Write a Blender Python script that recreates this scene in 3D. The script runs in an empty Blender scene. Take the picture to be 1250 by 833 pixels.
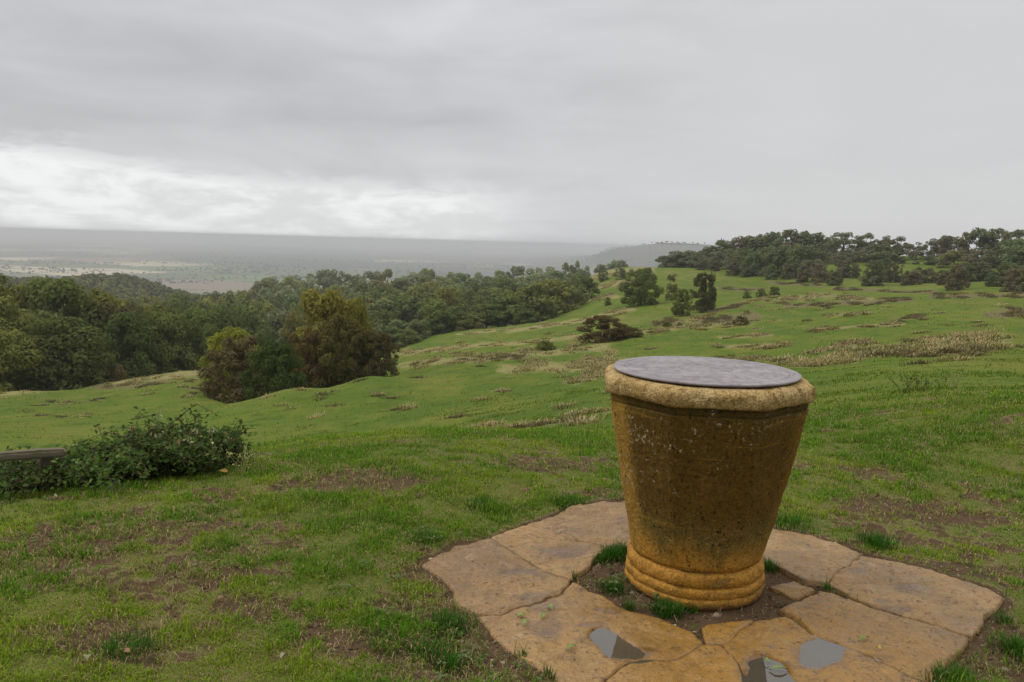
import bpy, bmesh, math, random
import numpy as np
from mathutils import Matrix, Vector, geometry as mgeo

SC = bpy.context.scene
COL = SC.collection
rad = math.radians

# ---------------------------------------------------------------- camera
FPX, PITCH, ROLL, EYE = 972.2, rad(7.03), rad(1.58), 1.6
_f = np.array([0, math.cos(PITCH), -math.sin(PITCH)])
_r0 = np.array([1.0, 0, 0]); _u0 = np.array([0, math.sin(PITCH), math.cos(PITCH)])
_rt = _r0*math.cos(ROLL) + _u0*math.sin(ROLL)
_up = _u0*math.cos(ROLL) - _r0*math.sin(ROLL)
CAM = np.array([0, 0, EYE])
cd = bpy.data.cameras.new('camera'); co = bpy.data.objects.new('camera', cd); COL.objects.link(co)
co.matrix_world = Matrix(((_rt[0], _up[0], -_f[0], 0), (_rt[1], _up[1], -_f[1], 0), (_rt[2], _up[2], -_f[2], EYE), (0, 0, 0, 1)))
cd.sensor_width = 36; cd.lens = FPX/1250*36; cd.clip_start = .05; cd.clip_end = 120000
cd.dof.use_dof = False
SC.camera = co
SC.render.resolution_x, SC.render.resolution_y = 1024, 682

# ---------------------------------------------------------------- render / exposure
SC.render.engine = 'CYCLES'
SC.view_settings.view_transform = 'Standard'; SC.view_settings.look = 'None'
SC.view_settings.exposure = 0.0; SC.view_settings.gamma = 1; SC.view_settings.use_curve_mapping = False
cy = SC.cycles
cy.use_denoising = True
cy.max_bounces = 5; cy.diffuse_bounces = 2; cy.glossy_bounces = 2; cy.transmission_bounces = 3
cy.volume_bounces = 1; cy.transparent_max_bounces = 6
cy.use_adaptive_sampling = True; cy.adaptive_threshold = 0.012
cy.caustics_reflective = False; cy.caustics_refractive = False

# ---------------------------------------------------------------- sun (behind thick cloud: weak and very soft)
SUN_EL, SUN_AZ = rad(44), rad(-78)        # azimuth from +Y towards +X
sd = bpy.data.lights.new('sun', 'SUN'); so = bpy.data.objects.new('sun', sd); COL.objects.link(so)
sd.energy = 1.5; sd.angle = rad(28); sd.color = (1, .965, .91)
sv = Vector((math.sin(SUN_AZ)*math.cos(SUN_EL), math.cos(SUN_AZ)*math.cos(SUN_EL), math.sin(SUN_EL)))
so.rotation_euler = sv.to_track_quat('Z', 'Y').to_euler(); so.location = sv*60

# ---------------------------------------------------------------- world: overcast sky
W = bpy.data.worlds.new('World'); SC.world = W; W.use_nodes = True
class NT:
    """tiny helper round a node tree"""
    def __init__(s, tree): s.t = tree; s.t.nodes.clear()
    def n(s, typ, **kw):
        nd = s.t.nodes.new(typ)
        for k, v in kw.items(): setattr(nd, k, v)
        return nd
    def put(s, sock, v):
        if v is None: return
        if isinstance(v, bpy.types.NodeSocket): s.t.links.new(v, sock)
        else: sock.default_value = v
    def math(s, op, a, b=None, c=None, clamp=False):
        nd = s.n('ShaderNodeMath', operation=op, use_clamp=clamp)
        for i, v in enumerate((a, b, c)): s.put(nd.inputs[i], v)
        return nd.outputs[0]
    def ramp(s, v, lo, hi, a=0.0, b=1.0, smooth=True):
        nd = s.n('ShaderNodeMapRange'); nd.interpolation_type = 'SMOOTHSTEP' if smooth else 'LINEAR'
        for i, x in enumerate((v, lo, hi, a, b)): s.put(nd.inputs[i], x)
        return nd.outputs[0]
    def noise(s, vec, scale, detail=4, rough=.55, dist=0.0, out=0):
        nd = s.n('ShaderNodeTexNoise'); s.put(nd.inputs['Vector'], vec)
        nd.inputs['Scale'].default_value = scale; nd.inputs['Detail'].default_value = detail
        nd.inputs['Roughness'].default_value = rough; nd.inputs['Distortion'].default_value = dist
        return nd.outputs[out]
    def mix(s, f, a, b, blend='MIX'):
        nd = s.n('ShaderNodeMix', data_type='RGBA', blend_type=blend, clamp_factor=True)
        s.put(nd.inputs[0], f)
        for i, v in ((6, a), (7, b)):
            if isinstance(v, (tuple, list)): v = tuple(v)+(1,)*(4-len(v))
            s.put(nd.inputs[i], v)
        return nd.outputs[2]
    def comb(s, x, y, z):
        nd = s.n('ShaderNodeCombineXYZ')
        for i, v in enumerate((x, y, z)): s.put(nd.inputs[i], v)
        return nd.outputs[0]
    def scale(s, vec, v3):
        nd = s.n('ShaderNodeVectorMath', operation='MULTIPLY'); s.put(nd.inputs[0], vec); s.put(nd.inputs[1], v3)
        return nd.outputs[0]
    def attr(s, name, out='Fac'):
        nd = s.n('ShaderNodeAttribute', attribute_name=name); return nd.outputs[out]

w = NT(W.node_tree)
sky = w.n('ShaderNodeTexSky', sky_type='NISHITA'); sky.sun_disc = False
sky.sun_elevation = SUN_EL; sky.sun_rotation = SUN_AZ
bg0 = w.n('ShaderNodeBackground'); w.put(bg0.inputs[0], sky.outputs[0]); bg0.inputs[1].default_value = .08
tc = w.n('ShaderNodeTexCoord'); sp = w.n('ShaderNodeSeparateXYZ'); w.put(sp.inputs[0], tc.outputs['Generated'])
X, Y, Z = sp.outputs
Zc = w.math('MAXIMUM', Z, 0.0)
den = w.math('ADD', Zc, .055)
plane = w.comb(w.math('DIVIDE', X, den), w.math('DIVIDE', Y, den), 0.0)          # cloud deck seen in perspective
Ys = w.math('MAXIMUM', Y, .05)
AX = w.math('DIVIDE', X, Ys)                                                     # -0.65 .. 0.65 over the valley
flat = w.comb(w.math('MULTIPLY', AX, 1.0), w.math('MULTIPLY', Z, 3.0), 0.0)
nbig = w.noise(plane, .33, 5, .5, .5)
nmid = w.noise(w.scale(tc.outputs['Generated'], (3.0, 3.0, 11.0)), 1.5, 6, .52, .5)
nlow = w.noise(w.scale(tc.outputs['Generated'], (6.0, 6.0, 20.0)), 1.5, 8, .60, .25)
# base deck
right = w.ramp(AX, -.02, .35)                                                    # smooth rain veil over the right half
contrast = w.math('SUBTRACT', 1.0, w.math('MULTIPLY', right, .72))
v = w.math('MULTIPLY', w.math('SUBTRACT', nbig, .5), .20)
v = w.math('ADD', v, w.math('MULTIPLY', w.math('SUBTRACT', nmid, .5), .30))
v = w.math('MULTIPLY', v, contrast)
base = w.math('ADD', v, .645)
base = w.math('ADD', base, w.math('MULTIPLY', right, .012))
# heavier belly of cloud above the gap on the left
belly = w.math('MULTIPLY', w.ramp(Z, .085, .15), w.ramp(Z, .17, .26, 1, 0))
base = w.math('SUBTRACT', base, w.math('MULTIPLY', w.math('MULTIPLY', belly, w.math('SUBTRACT', 1.0, right)), .085))
# bright gap low over the valley
edge = w.math('ADD', Z, w.math('MULTIPLY', w.math('SUBTRACT', nlow, .5), .085))
topz = w.ramp(AX, -.62, -.30, .093, .066, False)
gap = w.ramp(w.math('SUBTRACT', edge, topz), -.012, .010, 1, 0)
gap = w.math('MULTIPLY', gap, w.ramp(w.math('ADD', AX, w.math('MULTIPLY', w.math('SUBTRACT', nlow, .5), .10)), -.09, .05, 1, 0))
gap = w.math('MULTIPLY', gap, w.ramp(Y, .2, .5))
gl = w.math('ADD', .755, w.math('MULTIPLY', w.ramp(nlow, .40, .60), .19))
gl = w.math('ADD', gl, w.math('MULTIPLY', w.ramp(Z, .0, .03, 1, 0), .04))
base = w.mix(gap, w.comb(base, base, base), w.comb(gl, gl, gl))
tint = w.mix(w.math('MULTIPLY', w.math('SUBTRACT', 1.0, right), .8), (.996, .998, 1.004), (.988, .992, 1.022))
tint = w.mix(gap, tint, (.985, 1.0, 1.0))
base = w.mix(1.0, base, tint, 'MULTIPLY')
zen = w.ramp(Z, .30, .95, 1.0, 2.3)                                             # an overcast sky is brightest overhead
hor = w.ramp(Z, -.05, 0.0, .25, 1.0)
base = w.mix(1.0, base, w.comb(w.math('MULTIPLY', zen, hor), w.math('MULTIPLY', zen, hor), w.math('MULTIPLY', zen, hor)), 'MULTIPLY')
bg1 = w.n('ShaderNodeBackground'); w.put(bg1.inputs[0], base); bg1.inputs[1].default_value = 1.0
mx = w.n('ShaderNodeMixShader'); mx.inputs[0].default_value = .95
w.put(mx.inputs[1], bg0.outputs[0]); w.put(mx.inputs[2], bg1.outputs[0])
wo = w.n('ShaderNodeOutputWorld'); w.put(wo.inputs[0], mx.outputs[0])

# ================================================================ helpers
def ray(px, py):
    return _f + (px-625)/FPX*_rt + (416.5-py)/FPX*_up
def project(p):
    v = np.asarray(p, float) - CAM; d = v @ _f
    return 625+FPX*(v @ _rt)/d, 416.5-FPX*(v @ _up)/d, d
def px_az_t(px, py):
    d = ray(px, py); h = math.hypot(d[0], d[1]); return math.atan2(d[0], d[1]), d[2]/h

def _hash(ix, iy, seed):
    h = (ix.astype(np.int64)*374761393 + iy.astype(np.int64)*668265263 + seed*974634777) & 0xffffffff
    h = ((h ^ (h >> 13))*1274126177) & 0xffffffff
    h = h ^ (h >> 16)
    return (h & 0xffffff)/float(0xffffff)
def vnoise(x, y, seed=0):
    x = np.asarray(x, float); y = np.asarray(y, float)
    ix = np.floor(x); iy = np.floor(y); fx = x-ix; fy = y-iy
    fx = fx*fx*fx*(fx*(fx*6-15)+10); fy = fy*fy*fy*(fy*(fy*6-15)+10)
    a = _hash(ix, iy, seed); b = _hash(ix+1, iy, seed); c = _hash(ix, iy+1, seed); d = _hash(ix+1, iy+1, seed)
    return (a*(1-fx)+b*fx)*(1-fy)+(c*(1-fx)+d*fx)*fy
def fbm(x, y, octv=4, seed=0, gain=.5):
    s = 0; a = 1; n = 0
    for i in range(octv):
        c, sn = math.cos(.6*i+.3), math.sin(.6*i+.3)
        s = s + a*vnoise((x*c-y*sn)*2**i+17.3*i, (x*sn+y*c)*2**i-9.1*i, seed+i); n += a; a *= gain
    return s/n
def smooth(a, lo, hi):
    t = np.clip((a-lo)/(hi-lo), 0, 1); return t*t*(3-2*t)

# ---------------------------------------------------------------- terrain surface z(x, y)
_cp = []
def _add(az, r, w): _cp.append((az, math.log(r), w))
def col(x, pts, az_off=0.0, yref=480):
    out = []
    for p in pts:
        if len(p) == 2:                # (image row, metres): ground seen there
            az, t = px_az_t(x, p[0]); out.append((az, p[1], t+EYE/p[1]))
        else:                          # ('z', height, metres): hidden ground
            az, _ = px_az_t(x, yref); out.append((az, p[2], p[1]/p[2]))
    for az, r, wv in out: _add(az+az_off, r, wv)
z = 'z'
_L = [(z,-.05,5.2),(z,-.18,6.4),(z,-1.2,10),(z,-3.2,16),(542,30),(507,60),(480,92),(z,-29,150),(z,-38,250),(z,-52,400),(z,-41,650),(z,-65,800),(z,-130,1300),(z,-142,2000)]
col(0, _L); col(0, _L, rad(-11)); col(0, _L, rad(-28))
col(150, [(z,-.05,5.4),(z,-.2,6.6),(z,-1.2,10),(z,-3.1,16),(540,28),(507,56),(467,97),(z,-28,150),(z,-36,250),(z,-50,400),(z,-45,600),(z,-42,720),(z,-70,900),(z,-130,1400),(z,-142,2000)])
col(250, [(z,-.03,5.4),(z,-.22,6.8),(z,-1.3,10.5),(545,24),(510,40),(490,58),(455,92),(z,-26,140),(z,-32,200),(z,-36,300),(z,-47,420),(z,-52,620),(z,-90,900),(z,-135,1500),(z,-142,2000)])
col(350, [(z,-.02,5.4),(z,-.25,7),(z,-1.2,11),(543,21),(510,34),(479,50),(z,-11.6,58),(z,-16.5,85),(z,-24,130),(z,-30,200),(z,-34,300),(z,-37,430),(z,-48,540),(z,-80,720),(z,-125,1000),(z,-142,1800)])
col(450, [(z,-.02,5.5),(z,-.28,7.5),(540,17),(505,31),(461,50),(z,-9.3,58),(z,-13.5,90),(z,-18.5,130),(z,-24,200),(z,-28,300),(z,-33,430),(z,-46,560),(z,-82,750),(z,-142,1800)])
col(550, [(z,-.2,7.3),(535,13),(505,24),(470,42),(445,62),(428,90),(408,145),(z,-20.5,200),(z,-24,300),(z,-28,420),(z,-50,600),(z,-90,800),(z,-142,1800)])
col(650, [(z,-.2,7.3),(530,11),(500,20),(465,38),(440,60),(421,85),(396,150),(z,-17.5,200),(z,-19.5,300),(z,-22,400),(z,-45,550),(z,-90,800),(z,-142,1800)])
col(750, [(z,-.18,7),(525,10.5),(490,18),(450,40),(415,80),(385,125),(365,165),(345,220),(328,300),(z,-13,360),(z,-17,400),(z,-40,550),(z,-90,800),(z,-142,1800)])
col(850, [(z,-.15,7),(520,10.3),(480,18),(440,42),(410,78),(385,112),(355,170),(329,260),(z,-6,330),(z,-25,450),(z,-80,800),(z,-142,1800)])
col(950, [(z,-.12,7),(518,9.5),(480,16),(440,36),(410,68),(385,105),(360,155),(343,215),(322,265),(z,-2,330),(z,-10,420),(z,-80,800),(z,-142,2000)])
col(1050, [(z,-.1,7),(510,9),(475,14.5),(440,28),(415,50),(390,80),(362,135),(347,185),(325,240),(313,275),(z,-1,330),(z,-10,420),(z,-80,800),(z,-142,2000)])
col(1150, [(z,-.1,7),(507,9),(472,14.5),(440,25),(415,46),(390,75),(365,122),(351,160),(330,225),(316,260),(z,-.5,330),(z,-9,420),(z,-80,800),(z,-142,2000)])
_R = [(z,-.1,7),(505,9),(470,14.2),(440,24),(415,43),(390,72),(368,115),(355,145),(335,200),(320,240),(z,-.5,320),(z,-9,420),(z,-80,800),(z,-142,2000)]
col(1250, _R); col(1250, _R, rad(9)); col(1250, _R, rad(24))
for a in range(-180, 180, 20):
    for r in (.4, 1, 2, 3.2, 4.6): _add(rad(a), r, 0.0)
for a in (-150, -120, -90, 90, 120, 150, 180):
    for r in (8, 20, 60, 150, 300): _add(rad(a), r, -.004)
    for r in (900, 2000): _add(rad(a), r, -.03)
for a in range(-180, 180, 15):
    for r in (6500, 12000, 33000): _add(rad(a), r, -142/r)
for a in list(range(-60, 0, 10))+[-4, 20, 30, 40, 55]:
    for r in (2800, 4500): _add(rad(a), r, -142/r)
for x in (560, 610, 650, 690, 715): col(x, [(z,-142 if x < 715 else -105,4500)], yref=300)
for x, y in ((742,306.5),(770,303.5),(798,299),(830,298),(865,299.5),(900,300),(960,304)): col(x, [(y, 4500), (z,-142,3000)], yref=300)
_cp = np.array(_cp)
KA, EPS = 4.0, .12
_cu = np.stack([KA*np.sin(_cp[:, 0]), KA*np.cos(_cp[:, 0]), _cp[:, 1]], 1)
_d = np.sqrt(((_cu[:, None]-_cu[None])**2).sum(2)+EPS**2)
_n = len(_cp); _pol = np.concatenate([np.ones((_n, 1)), _cu], 1)
_A = np.zeros((_n+4, _n+4)); _A[:_n, :_n] = _d - 2e-3*np.eye(_n); _A[:_n, _n:] = _pol; _A[_n:, :_n] = _pol.T
_co = np.linalg.lstsq(_A, np.concatenate([_cp[:, 2], np.zeros(4)]), rcond=None)[0]
def base_w(az, lr):
    q = np.stack([KA*np.sin(az), KA*np.cos(az), lr], 1).astype(np.float32); out = np.empty(len(q))
    cu = _cu.astype(np.float32); lw = _co[:_n].astype(np.float32)
    for i in range(0, len(q), 20000):
        b = q[i:i+20000]
        dd = np.sqrt(np.maximum((b*b).sum(1)[:, None]+(cu*cu).sum(1)[None]-2*b@cu.T, 0)+EPS**2)
        out[i:i+20000] = dd@lw + _co[_n] + b@_co[_n+1:]
    return out
PED = np.array([0.9110, 3.7010])                 # foot of the pedestal
def terrain(x, y, fine=True):
    x = np.atleast_1d(np.asarray(x, float)); y = np.atleast_1d(np.asarray(y, float))
    r = np.maximum(np.hypot(x, y), .05); az = np.arctan2(x, y)
    zz = base_w(az, np.log(r))*r
    # flat hilltop round the pedestal
    if fine:
        zz = zz + (fbm(x*.9, y*.9, 4, 3)-.5)*.05*smooth(r, 1.5, 5)*(1-.6*smooth(r, 30, 200))
        zz = zz + (fbm(x*5, y*5, 3, 8)-.5)*.022*(1-smooth(r, 15, 60))
        zz = zz + (fbm(x*.5, y*.5, 3, 12)-.5)*.22*smooth(r, 11, 30)*(1-smooth(r, 250, 500)) + (fbm(x*.21, y*.21, 3, 5)-.5)*.42*smooth(r, 12, 45)*(1-smooth(r, 600, 2000))
        zz = zz + (fbm(x*.05, y*.05, 3, 6)-.5)*1.5*smooth(r, 40, 150)*(1-smooth(r, 600, 2500))
        zz = zz + (fbm(x*.0012, y*.0012, 4, 7)-.5)*26*smooth(r, 1800, 7000) + (fbm(x*.00016+2, y*.00022, 3, 9)-.42)*110*smooth(r, 8000, 16000)
    return zz
_rg = np.exp(np.linspace(math.log(2.4), math.log(9000), 700))
def hit(px, py):
    """where the sight line through an image point meets the ground"""
    az, t = px_az_t(px, py); x = _rg*math.sin(az); y = _rg*math.cos(az)
    dz = EYE+t*_rg-terrain(x, y)
    k = np.where(dz < 0)[0]
    if len(k) == 0: return None
    k = max(k[0], 1); f = dz[k-1]/(dz[k-1]-dz[k]); r = _rg[k-1]+(_rg[k]-_rg[k-1])*f
    xx, yy = r*math.sin(az), r*math.cos(az); return np.array([xx, yy, float(terrain(xx, yy)[0])])
def at_r(px, py, r):
    az, t = px_az_t(px, py); xx, yy = r*math.sin(az), r*math.cos(az)
    return np.array([xx, yy, float(terrain(xx, yy)[0])]), EYE+t*r

# ---------------------------------------------------------------- mesh building
def mesh_from(name, V, F, attrs=None, smooth_shade=False, F3=None):
    """V (n,3); F (m,4) quads and/or F3 (k,3) triangles; attrs {name: per-vertex array (n,) or (n,3)}"""
    me = bpy.data.meshes.new(name)
    V = np.ascontiguousarray(V, np.float32); me.vertices.add(len(V)); me.vertices.foreach_set('co', V.ravel())
    F = np.zeros((0, 4), np.int32) if F is None else np.asarray(F, np.int32)
    F3 = np.zeros((0, 3), np.int32) if F3 is None else np.asarray(F3, np.int32)
    nl = F.size+F3.size; me.loops.add(nl); me.loops.foreach_set('vertex_index', np.concatenate([F.ravel(), F3.ravel()]).astype(np.int32))
    me.polygons.add(len(F)+len(F3))
    st = np.concatenate([np.arange(len(F))*4, F.size+np.arange(len(F3))*3]).astype(np.int32)
    me.polygons.foreach_set('loop_start', st)
    if smooth_shade: me.polygons.foreach_set('use_smooth', np.ones(len(F)+len(F3), bool))
    for k, a in (attrs or {}).items():
        a = np.asarray(a, np.float32)
        if a.ndim == 1:
            at = me.attributes.new(k, 'FLOAT', 'POINT'); at.data.foreach_set('value', a)
        else:
            at = me.attributes.new(k, 'FLOAT_COLOR', 'POINT')
            at.data.foreach_set('color', np.concatenate([a, np.ones((len(a), 1), np.float32)], 1).ravel())
    me.update(calc_edges=True); me.validate(); return me
def obj(name, me, mat=None, parent=None):
    o = bpy.data.objects.new(name, me); COL.objects.link(o)
    if mat and not me.materials: me.materials.append(mat)
    if parent: o.parent = parent
    return o
def tag(o, label=None, cat=None, group=None, kind=None):
    for k, v_ in (('label', label), ('category', cat), ('group', group), ('kind', kind)):
        if v_: o[k] = v_
    return o
def empty(name, loc, rz=0, sc=(1, 1, 1)):
    o = bpy.data.objects.new(name, None); COL.objects.link(o); o.location = loc; o.rotation_euler = (0, 0, rz); o.scale = sc
    o.empty_display_size = .2; return o
def tube(path, radii, n=7, cap=True):
    path = np.asarray(path, float); V = []; F = []
    for i, p in enumerate(path):
        d = path[min(i+1, len(path)-1)]-path[max(i-1, 0)]; d = d/(np.linalg.norm(d)+1e-9)
        a = np.cross(d, [0, 0, 1.0] if abs(d[2]) < .9 else [1.0, 0, 0]); a /= np.linalg.norm(a); b = np.cross(d, a)
        for k in range(n):
            t = 2*math.pi*k/n; V.append(p+radii[i]*(math.cos(t)*a+math.sin(t)*b))
    for i in range(len(path)-1):
        for k in range(n): F.append((i*n+k, i*n+(k+1) % n, (i+1)*n+(k+1) % n, (i+1)*n+k))
    F3 = []
    if cap:
        for i0, rev in ((0, True), ((len(path)-1)*n, False)):
            V.append(path[0 if rev else -1]); c = len(V)-1
            for k in range(n):
                q = (i0+k, i0+(k+1) % n, c); F3.append(q[::-1] if not rev else q)
    return np.array(V), np.array(F, int).reshape(-1, 4), np.array(F3, int).reshape(-1, 3)
def join_geo(parts):
    V, F, T, o = [], [], [], 0
    for v_, f_, t_ in parts:
        V.append(v_); F.append(f_+o); T.append(t_+o); o += len(v_)
    return np.concatenate(V), np.concatenate(F), np.concatenate(T)

# ---------------------------------------------------------------- materials
def mat(name):
    m = bpy.data.materials.new(name); m.use_nodes = True; return m, NT(m.node_tree)
def finish(n, color, rough=.8, bump=None, bstr=.3, bdist=.01, spec=.3, normal=None, coat=None):
    b = n.n('ShaderNodeBsdfPrincipled'); n.put(b.inputs['Base Color'], color if not isinstance(color, tuple) else color+(1,)*(4-len(color)))
    n.put(b.inputs['Roughness'], rough); n.put(b.inputs['Specular IOR Level'], spec)
    if bump is not None:
        bn = n.n('ShaderNodeBump'); bn.inputs['Strength'].default_value = bstr; bn.inputs['Distance'].default_value = bdist
        n.put(bn.inputs['Height'], bump); n.put(b.inputs['Normal'], bn.outputs[0])
    o = n.n('ShaderNodeOutputMaterial'); n.put(o.inputs[0], b.outputs[0]); return b, o
def objpos(n):
    return n.n('ShaderNodeTexCoord').outputs['Object']

def mat_leaf(name, trans=.32):
    m, n = mat(name)
    oi = n.n('ShaderNodeObjectInfo'); v_ = n.attr('vary')
    c = n.mix(n.ramp(v_, 0, 1, 0, 1, False), (.76, .78, .80), (1.26, 1.23, 1.14))
    c = n.mix(1.0, oi.outputs['Color'], c, 'MULTIPLY')
    d = n.n('ShaderNodeBsdfDiffuse'); n.put(d.inputs[0], c)
    t = n.n('ShaderNodeBsdfTranslucent'); n.put(t.inputs[0], n.mix(1.0, c, (1.1, 1.15, .6), 'MULTIPLY'))
    mx_ = n.n('ShaderNodeMixShader'); mx_.inputs[0].default_value = trans
    n.put(mx_.inputs[1], d.outputs[0]); n.put(mx_.inputs[2], t.outputs[0])
    o = n.n('ShaderNodeOutputMaterial'); n.put(o.inputs[0], mx_.outputs[0]); return m
M_LEAF = mat_leaf('tree_leaves')
def mat_vcol(name, rough=.6, trans=.25, spec=.25):
    m, n = mat(name)
    c = n.attr('tint', 'Color')
    b = n.n('ShaderNodeBsdfPrincipled'); n.put(b.inputs['Base Color'], c); b.inputs['Roughness'].default_value = rough
    b.inputs['Specular IOR Level'].default_value = spec
    t = n.n('ShaderNodeBsdfTranslucent'); n.put(t.inputs[0], n.mix(1.0, c, (1.1, 1.2, .7), 'MULTIPLY'))
    mx_ = n.n('ShaderNodeMixShader'); mx_.inputs[0].default_value = trans
    n.put(mx_.inputs[1], b.outputs[0]); n.put(mx_.inputs[2], t.outputs[0])
    o = n.n('ShaderNodeOutputMaterial'); n.put(o.inputs[0], mx_.outputs[0]); return m
M_BLADE = mat_vcol('grass_blades', .65, .3, .08)
M_DRY = mat_vcol('dry_blades', .8, .2, .1)
M_FOLI = mat_vcol('bramble_leaves', .6, .2, .12)
M_WOODMASS = mat_vcol('far_foliage', .9, .15, .05)
def mat_bark():
    m, n = mat('bark'); p = objpos(n)
    c = n.mix(n.noise(p, 9, 5, .6), (.035, .028, .02), (.11, .095, .075))
    finish(n, c, .9, n.noise(n.scale(p, (1, 1, .2)), 14, 4), .5, .03); return m
M_BARK = mat_bark()

# ================================================================ ground
def seg_dist(x, y, pts):
    d = np.full(x.shape, 1e9)
    for (x0, y0), (x1, y1) in zip(pts[:-1], pts[1:]):
        vx, vy = x1-x0, y1-y0; L2 = vx*vx+vy*vy+1e-9
        t = np.clip(((x-x0)*vx+(y-y0)*vy)/L2, 0, 1); d = np.minimum(d, np.hypot(x-x0-t*vx, (y-y0-t*vy)*1.0))
    return d
def P0(px, py):
    d = ray(px, py); s = -EYE/d[2]; return (CAM+d*s)[:2]

# the paving: outlines of the slabs on the ground, taken once and kept in metres
SLABS_PX = {
 'A': [(664,637),(700,620),(760,611),(800,606),(822,640),(790,668),(745,672),(706,661),(668,643)],
 'B': [(598,660),(662,638),(704,663),(743,672),(722,688),(698,707),(668,697),(632,677)],
 'C': [(517,690),(556,668),(596,661),(630,679),(666,699),(696,709),(682,724),(614,750),(584,750),(553,736),(555,721)],
 'D': [(584,753),(614,753),(684,726),(700,712),(730,726),(752,739),(792,752),(843,772),(858,784),(834,798),(815,807),(768,812),(735,826),(716,846),(690,836),(645,806),(604,777)],
 'E': [(740,829),(770,815),(816,810),(838,800),(860,787),(880,790),(898,812),(905,850),(890,905),(820,905),(760,880),(722,850)],
 'F': [(856,768),(869,762),(920,760),(881,787),(864,784)],
 'G': [(884,788),(923,761),(955,758),(998,782),(1034,795),(1088,817),(1125,834),(1110,880),(1040,905),(900,905),(909,850),(902,812)],
 'H': [(955,748),(1003,722),(1073,747),(1144,768),(1178,783),(1160,806),(1129,832),(1092,815),(1036,793),(1000,780)],
 'I': [(1008,714),(1055,680),(1135,698),(1170,709),(1205,720),(1223,734),(1196,763),(1181,780),(1145,766),(1075,744)],
 'J': [(925,660),(943,646),(978,651),(1020,664),(1054,678),(1004,713),(978,710),(950,694),(932,686)],
 'K': [(936,717),(968,713),(994,721),(973,731)],
}
def ccw(p):
    return p if np.sum(p[:, 0]*np.roll(p[:, 1], -1)-np.roll(p[:, 0], -1)*p[:, 1]) > 0 else p[::-1]
SLABS = {k: ccw(np.array([P0(*p) for p in v_])) for k, v_ in SLABS_PX.items()}
def in_poly(x, y, poly):
    c = np.zeros(x.shape, bool); n_ = len(poly)
    for i in range(n_):
        x0, y0 = poly[i]; x1, y1 = poly[(i+1) % n_]
        k = ((y0 > y) != (y1 > y)) & (x < (x1-x0)*(y-y0)/(y1-y0+1e-12)+x0); c ^= k
    return c
def poly_dist(x, y, poly):
    return seg_dist(x, y, [tuple(p) for p in poly]+[tuple(poly[0])])
def slab_sdf(x, y):
    d = np.full(x.shape, 1e9)
    for p in SLABS.values():
        q = poly_dist(x, y, p); q = np.where(in_poly(x, y, p), -q, q); d = np.minimum(d, q)
    return d

# streaks of dead grass and rough growth on the hillside, (points, half thickness px, tufts, kind)
STREAKS = [
 ([(0,479),(70,472),(130,466),(200,460),(258,453)], 5, 900, 'straw'),
 ([(120,473),(170,471),(200,466)], 3, 160, 'brown'),
 ([(492,432),(545,425),(600,420),(640,418),(690,414),(735,408)], 3, 700, 'straw'),
 ([(495,446),(545,440),(600,436),(640,433),(700,428),(735,424)], 5, 900, 'mix'),
 ([(560,440),(600,437),(640,434)], 3, 250, 'brown'),
 ([(625,452),(660,447),(690,450),(720,446),(748,440)], 7, 700, 'straw'),
 ([(700,466),(725,458),(745,452)], 5, 240, 'mix'),
 ([(582,524),(610,523),(640,521),(665,517)], 3.4, 130, 'tussock'),
 ([(672,520),(690,514),(715,509),(745,502)], 3, 70, 'tussock'),
 ([(583,489),(596,488)], 2, 18, 'tussock'), ([(684,498),(696,497)], 2, 16, 'tussock'), ([(706,517),(716,515)], 2.5, 16, 'straw'),
 ([(735,412),(790,404),(830,399),(880,396),(915,395)], 3.5, 700, 'mix'),
 ([(860,392),(900,389),(918,386)], 5, 300, 'brown'),
 ([(800,394),(830,392)], 3, 160, 'brown'),
 ([(898,371),(925,366),(950,360)], 1.5, 260, 'straw'),
 ([(935,366),(975,364),(1015,362),(1060,366)], 4, 700, 'mix'),
 ([(960,374),(1010,371),(1060,369),(1110,366)], 2.5, 450, 'brown'),
 ([(1000,440),(1040,431),(1090,425),(1140,424),(1190,424),(1222,420)], 6, 1500, 'mix'),
 ([(1120,420),(1170,416),(1205,412),(1218,414)], 6, 700, 'straw'),
 ([(1030,438),(1080,432),(1130,431),(1180,430),(1210,428)], 3, 420, 'brown'),
 ([(975,446),(1010,443),(1040,441)], 3, 320, 'straw'),
 ([(985,430),(1020,424),(1060,418)], 3, 300, 'mix'),
 ([(1215,384),(1250,381),(1290,380)], 5, 420, 'brown'), ([(1092,389),(1125,388)], 2.5, 150, 'brown'),
 ([(1155,441),(1175,440)], 1.5, 30, 'straw'),
 ([(1020,352),(1060,354),(1120,357),(1140,356)], 2, 320, 'brown'), ([(1140,362),(1190,362),(1250,361)], 2.5, 400, 'brown'),
 ([(700,356),(730,350),(760,345),(790,342)], 3, 420, 'straw'), ([(715,339),(745,333),(790,329)], 4, 520, 'straw'),
 ([(690,372),(720,366),(750,362)], 3, 350, 'mix'), ([(560,408),(600,404),(640,402)], 1.5, 120, 'straw'),
 ([(880,352),(905,354),(930,353)], 2, 120, 'brown'), ([(905,372),(870,380)], 2.5, 150, 'brown'),
 ([(620,405),(690,395),(740,384),(770,378)], 2.5, 380, 'straw'), ([(870,384),(840,392)], 2, 140, 'straw'),
 ([(990,404),(1050,398),(1100,396)], 2, 220, 'mix'), ([(745,432),(735,445),(720,452)], 5, 220, 'mix'),
 ([(300,470),(330,473)], 2, 30, 'brown'), ([(880,412),(940,409)], 2, 150, 'mix'), ([(1010,386),(1060,382)], 2, 160, 'mix'),
 ([(940,345),(1000,349)], 2, 160, 'brown'), ([(880,440),(930,438),(985,441)], 4, 260, 'mix'), ([(890,424),(960,420)], 3, 240, 'mix'),
]
_sr = random.Random(5)
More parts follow.
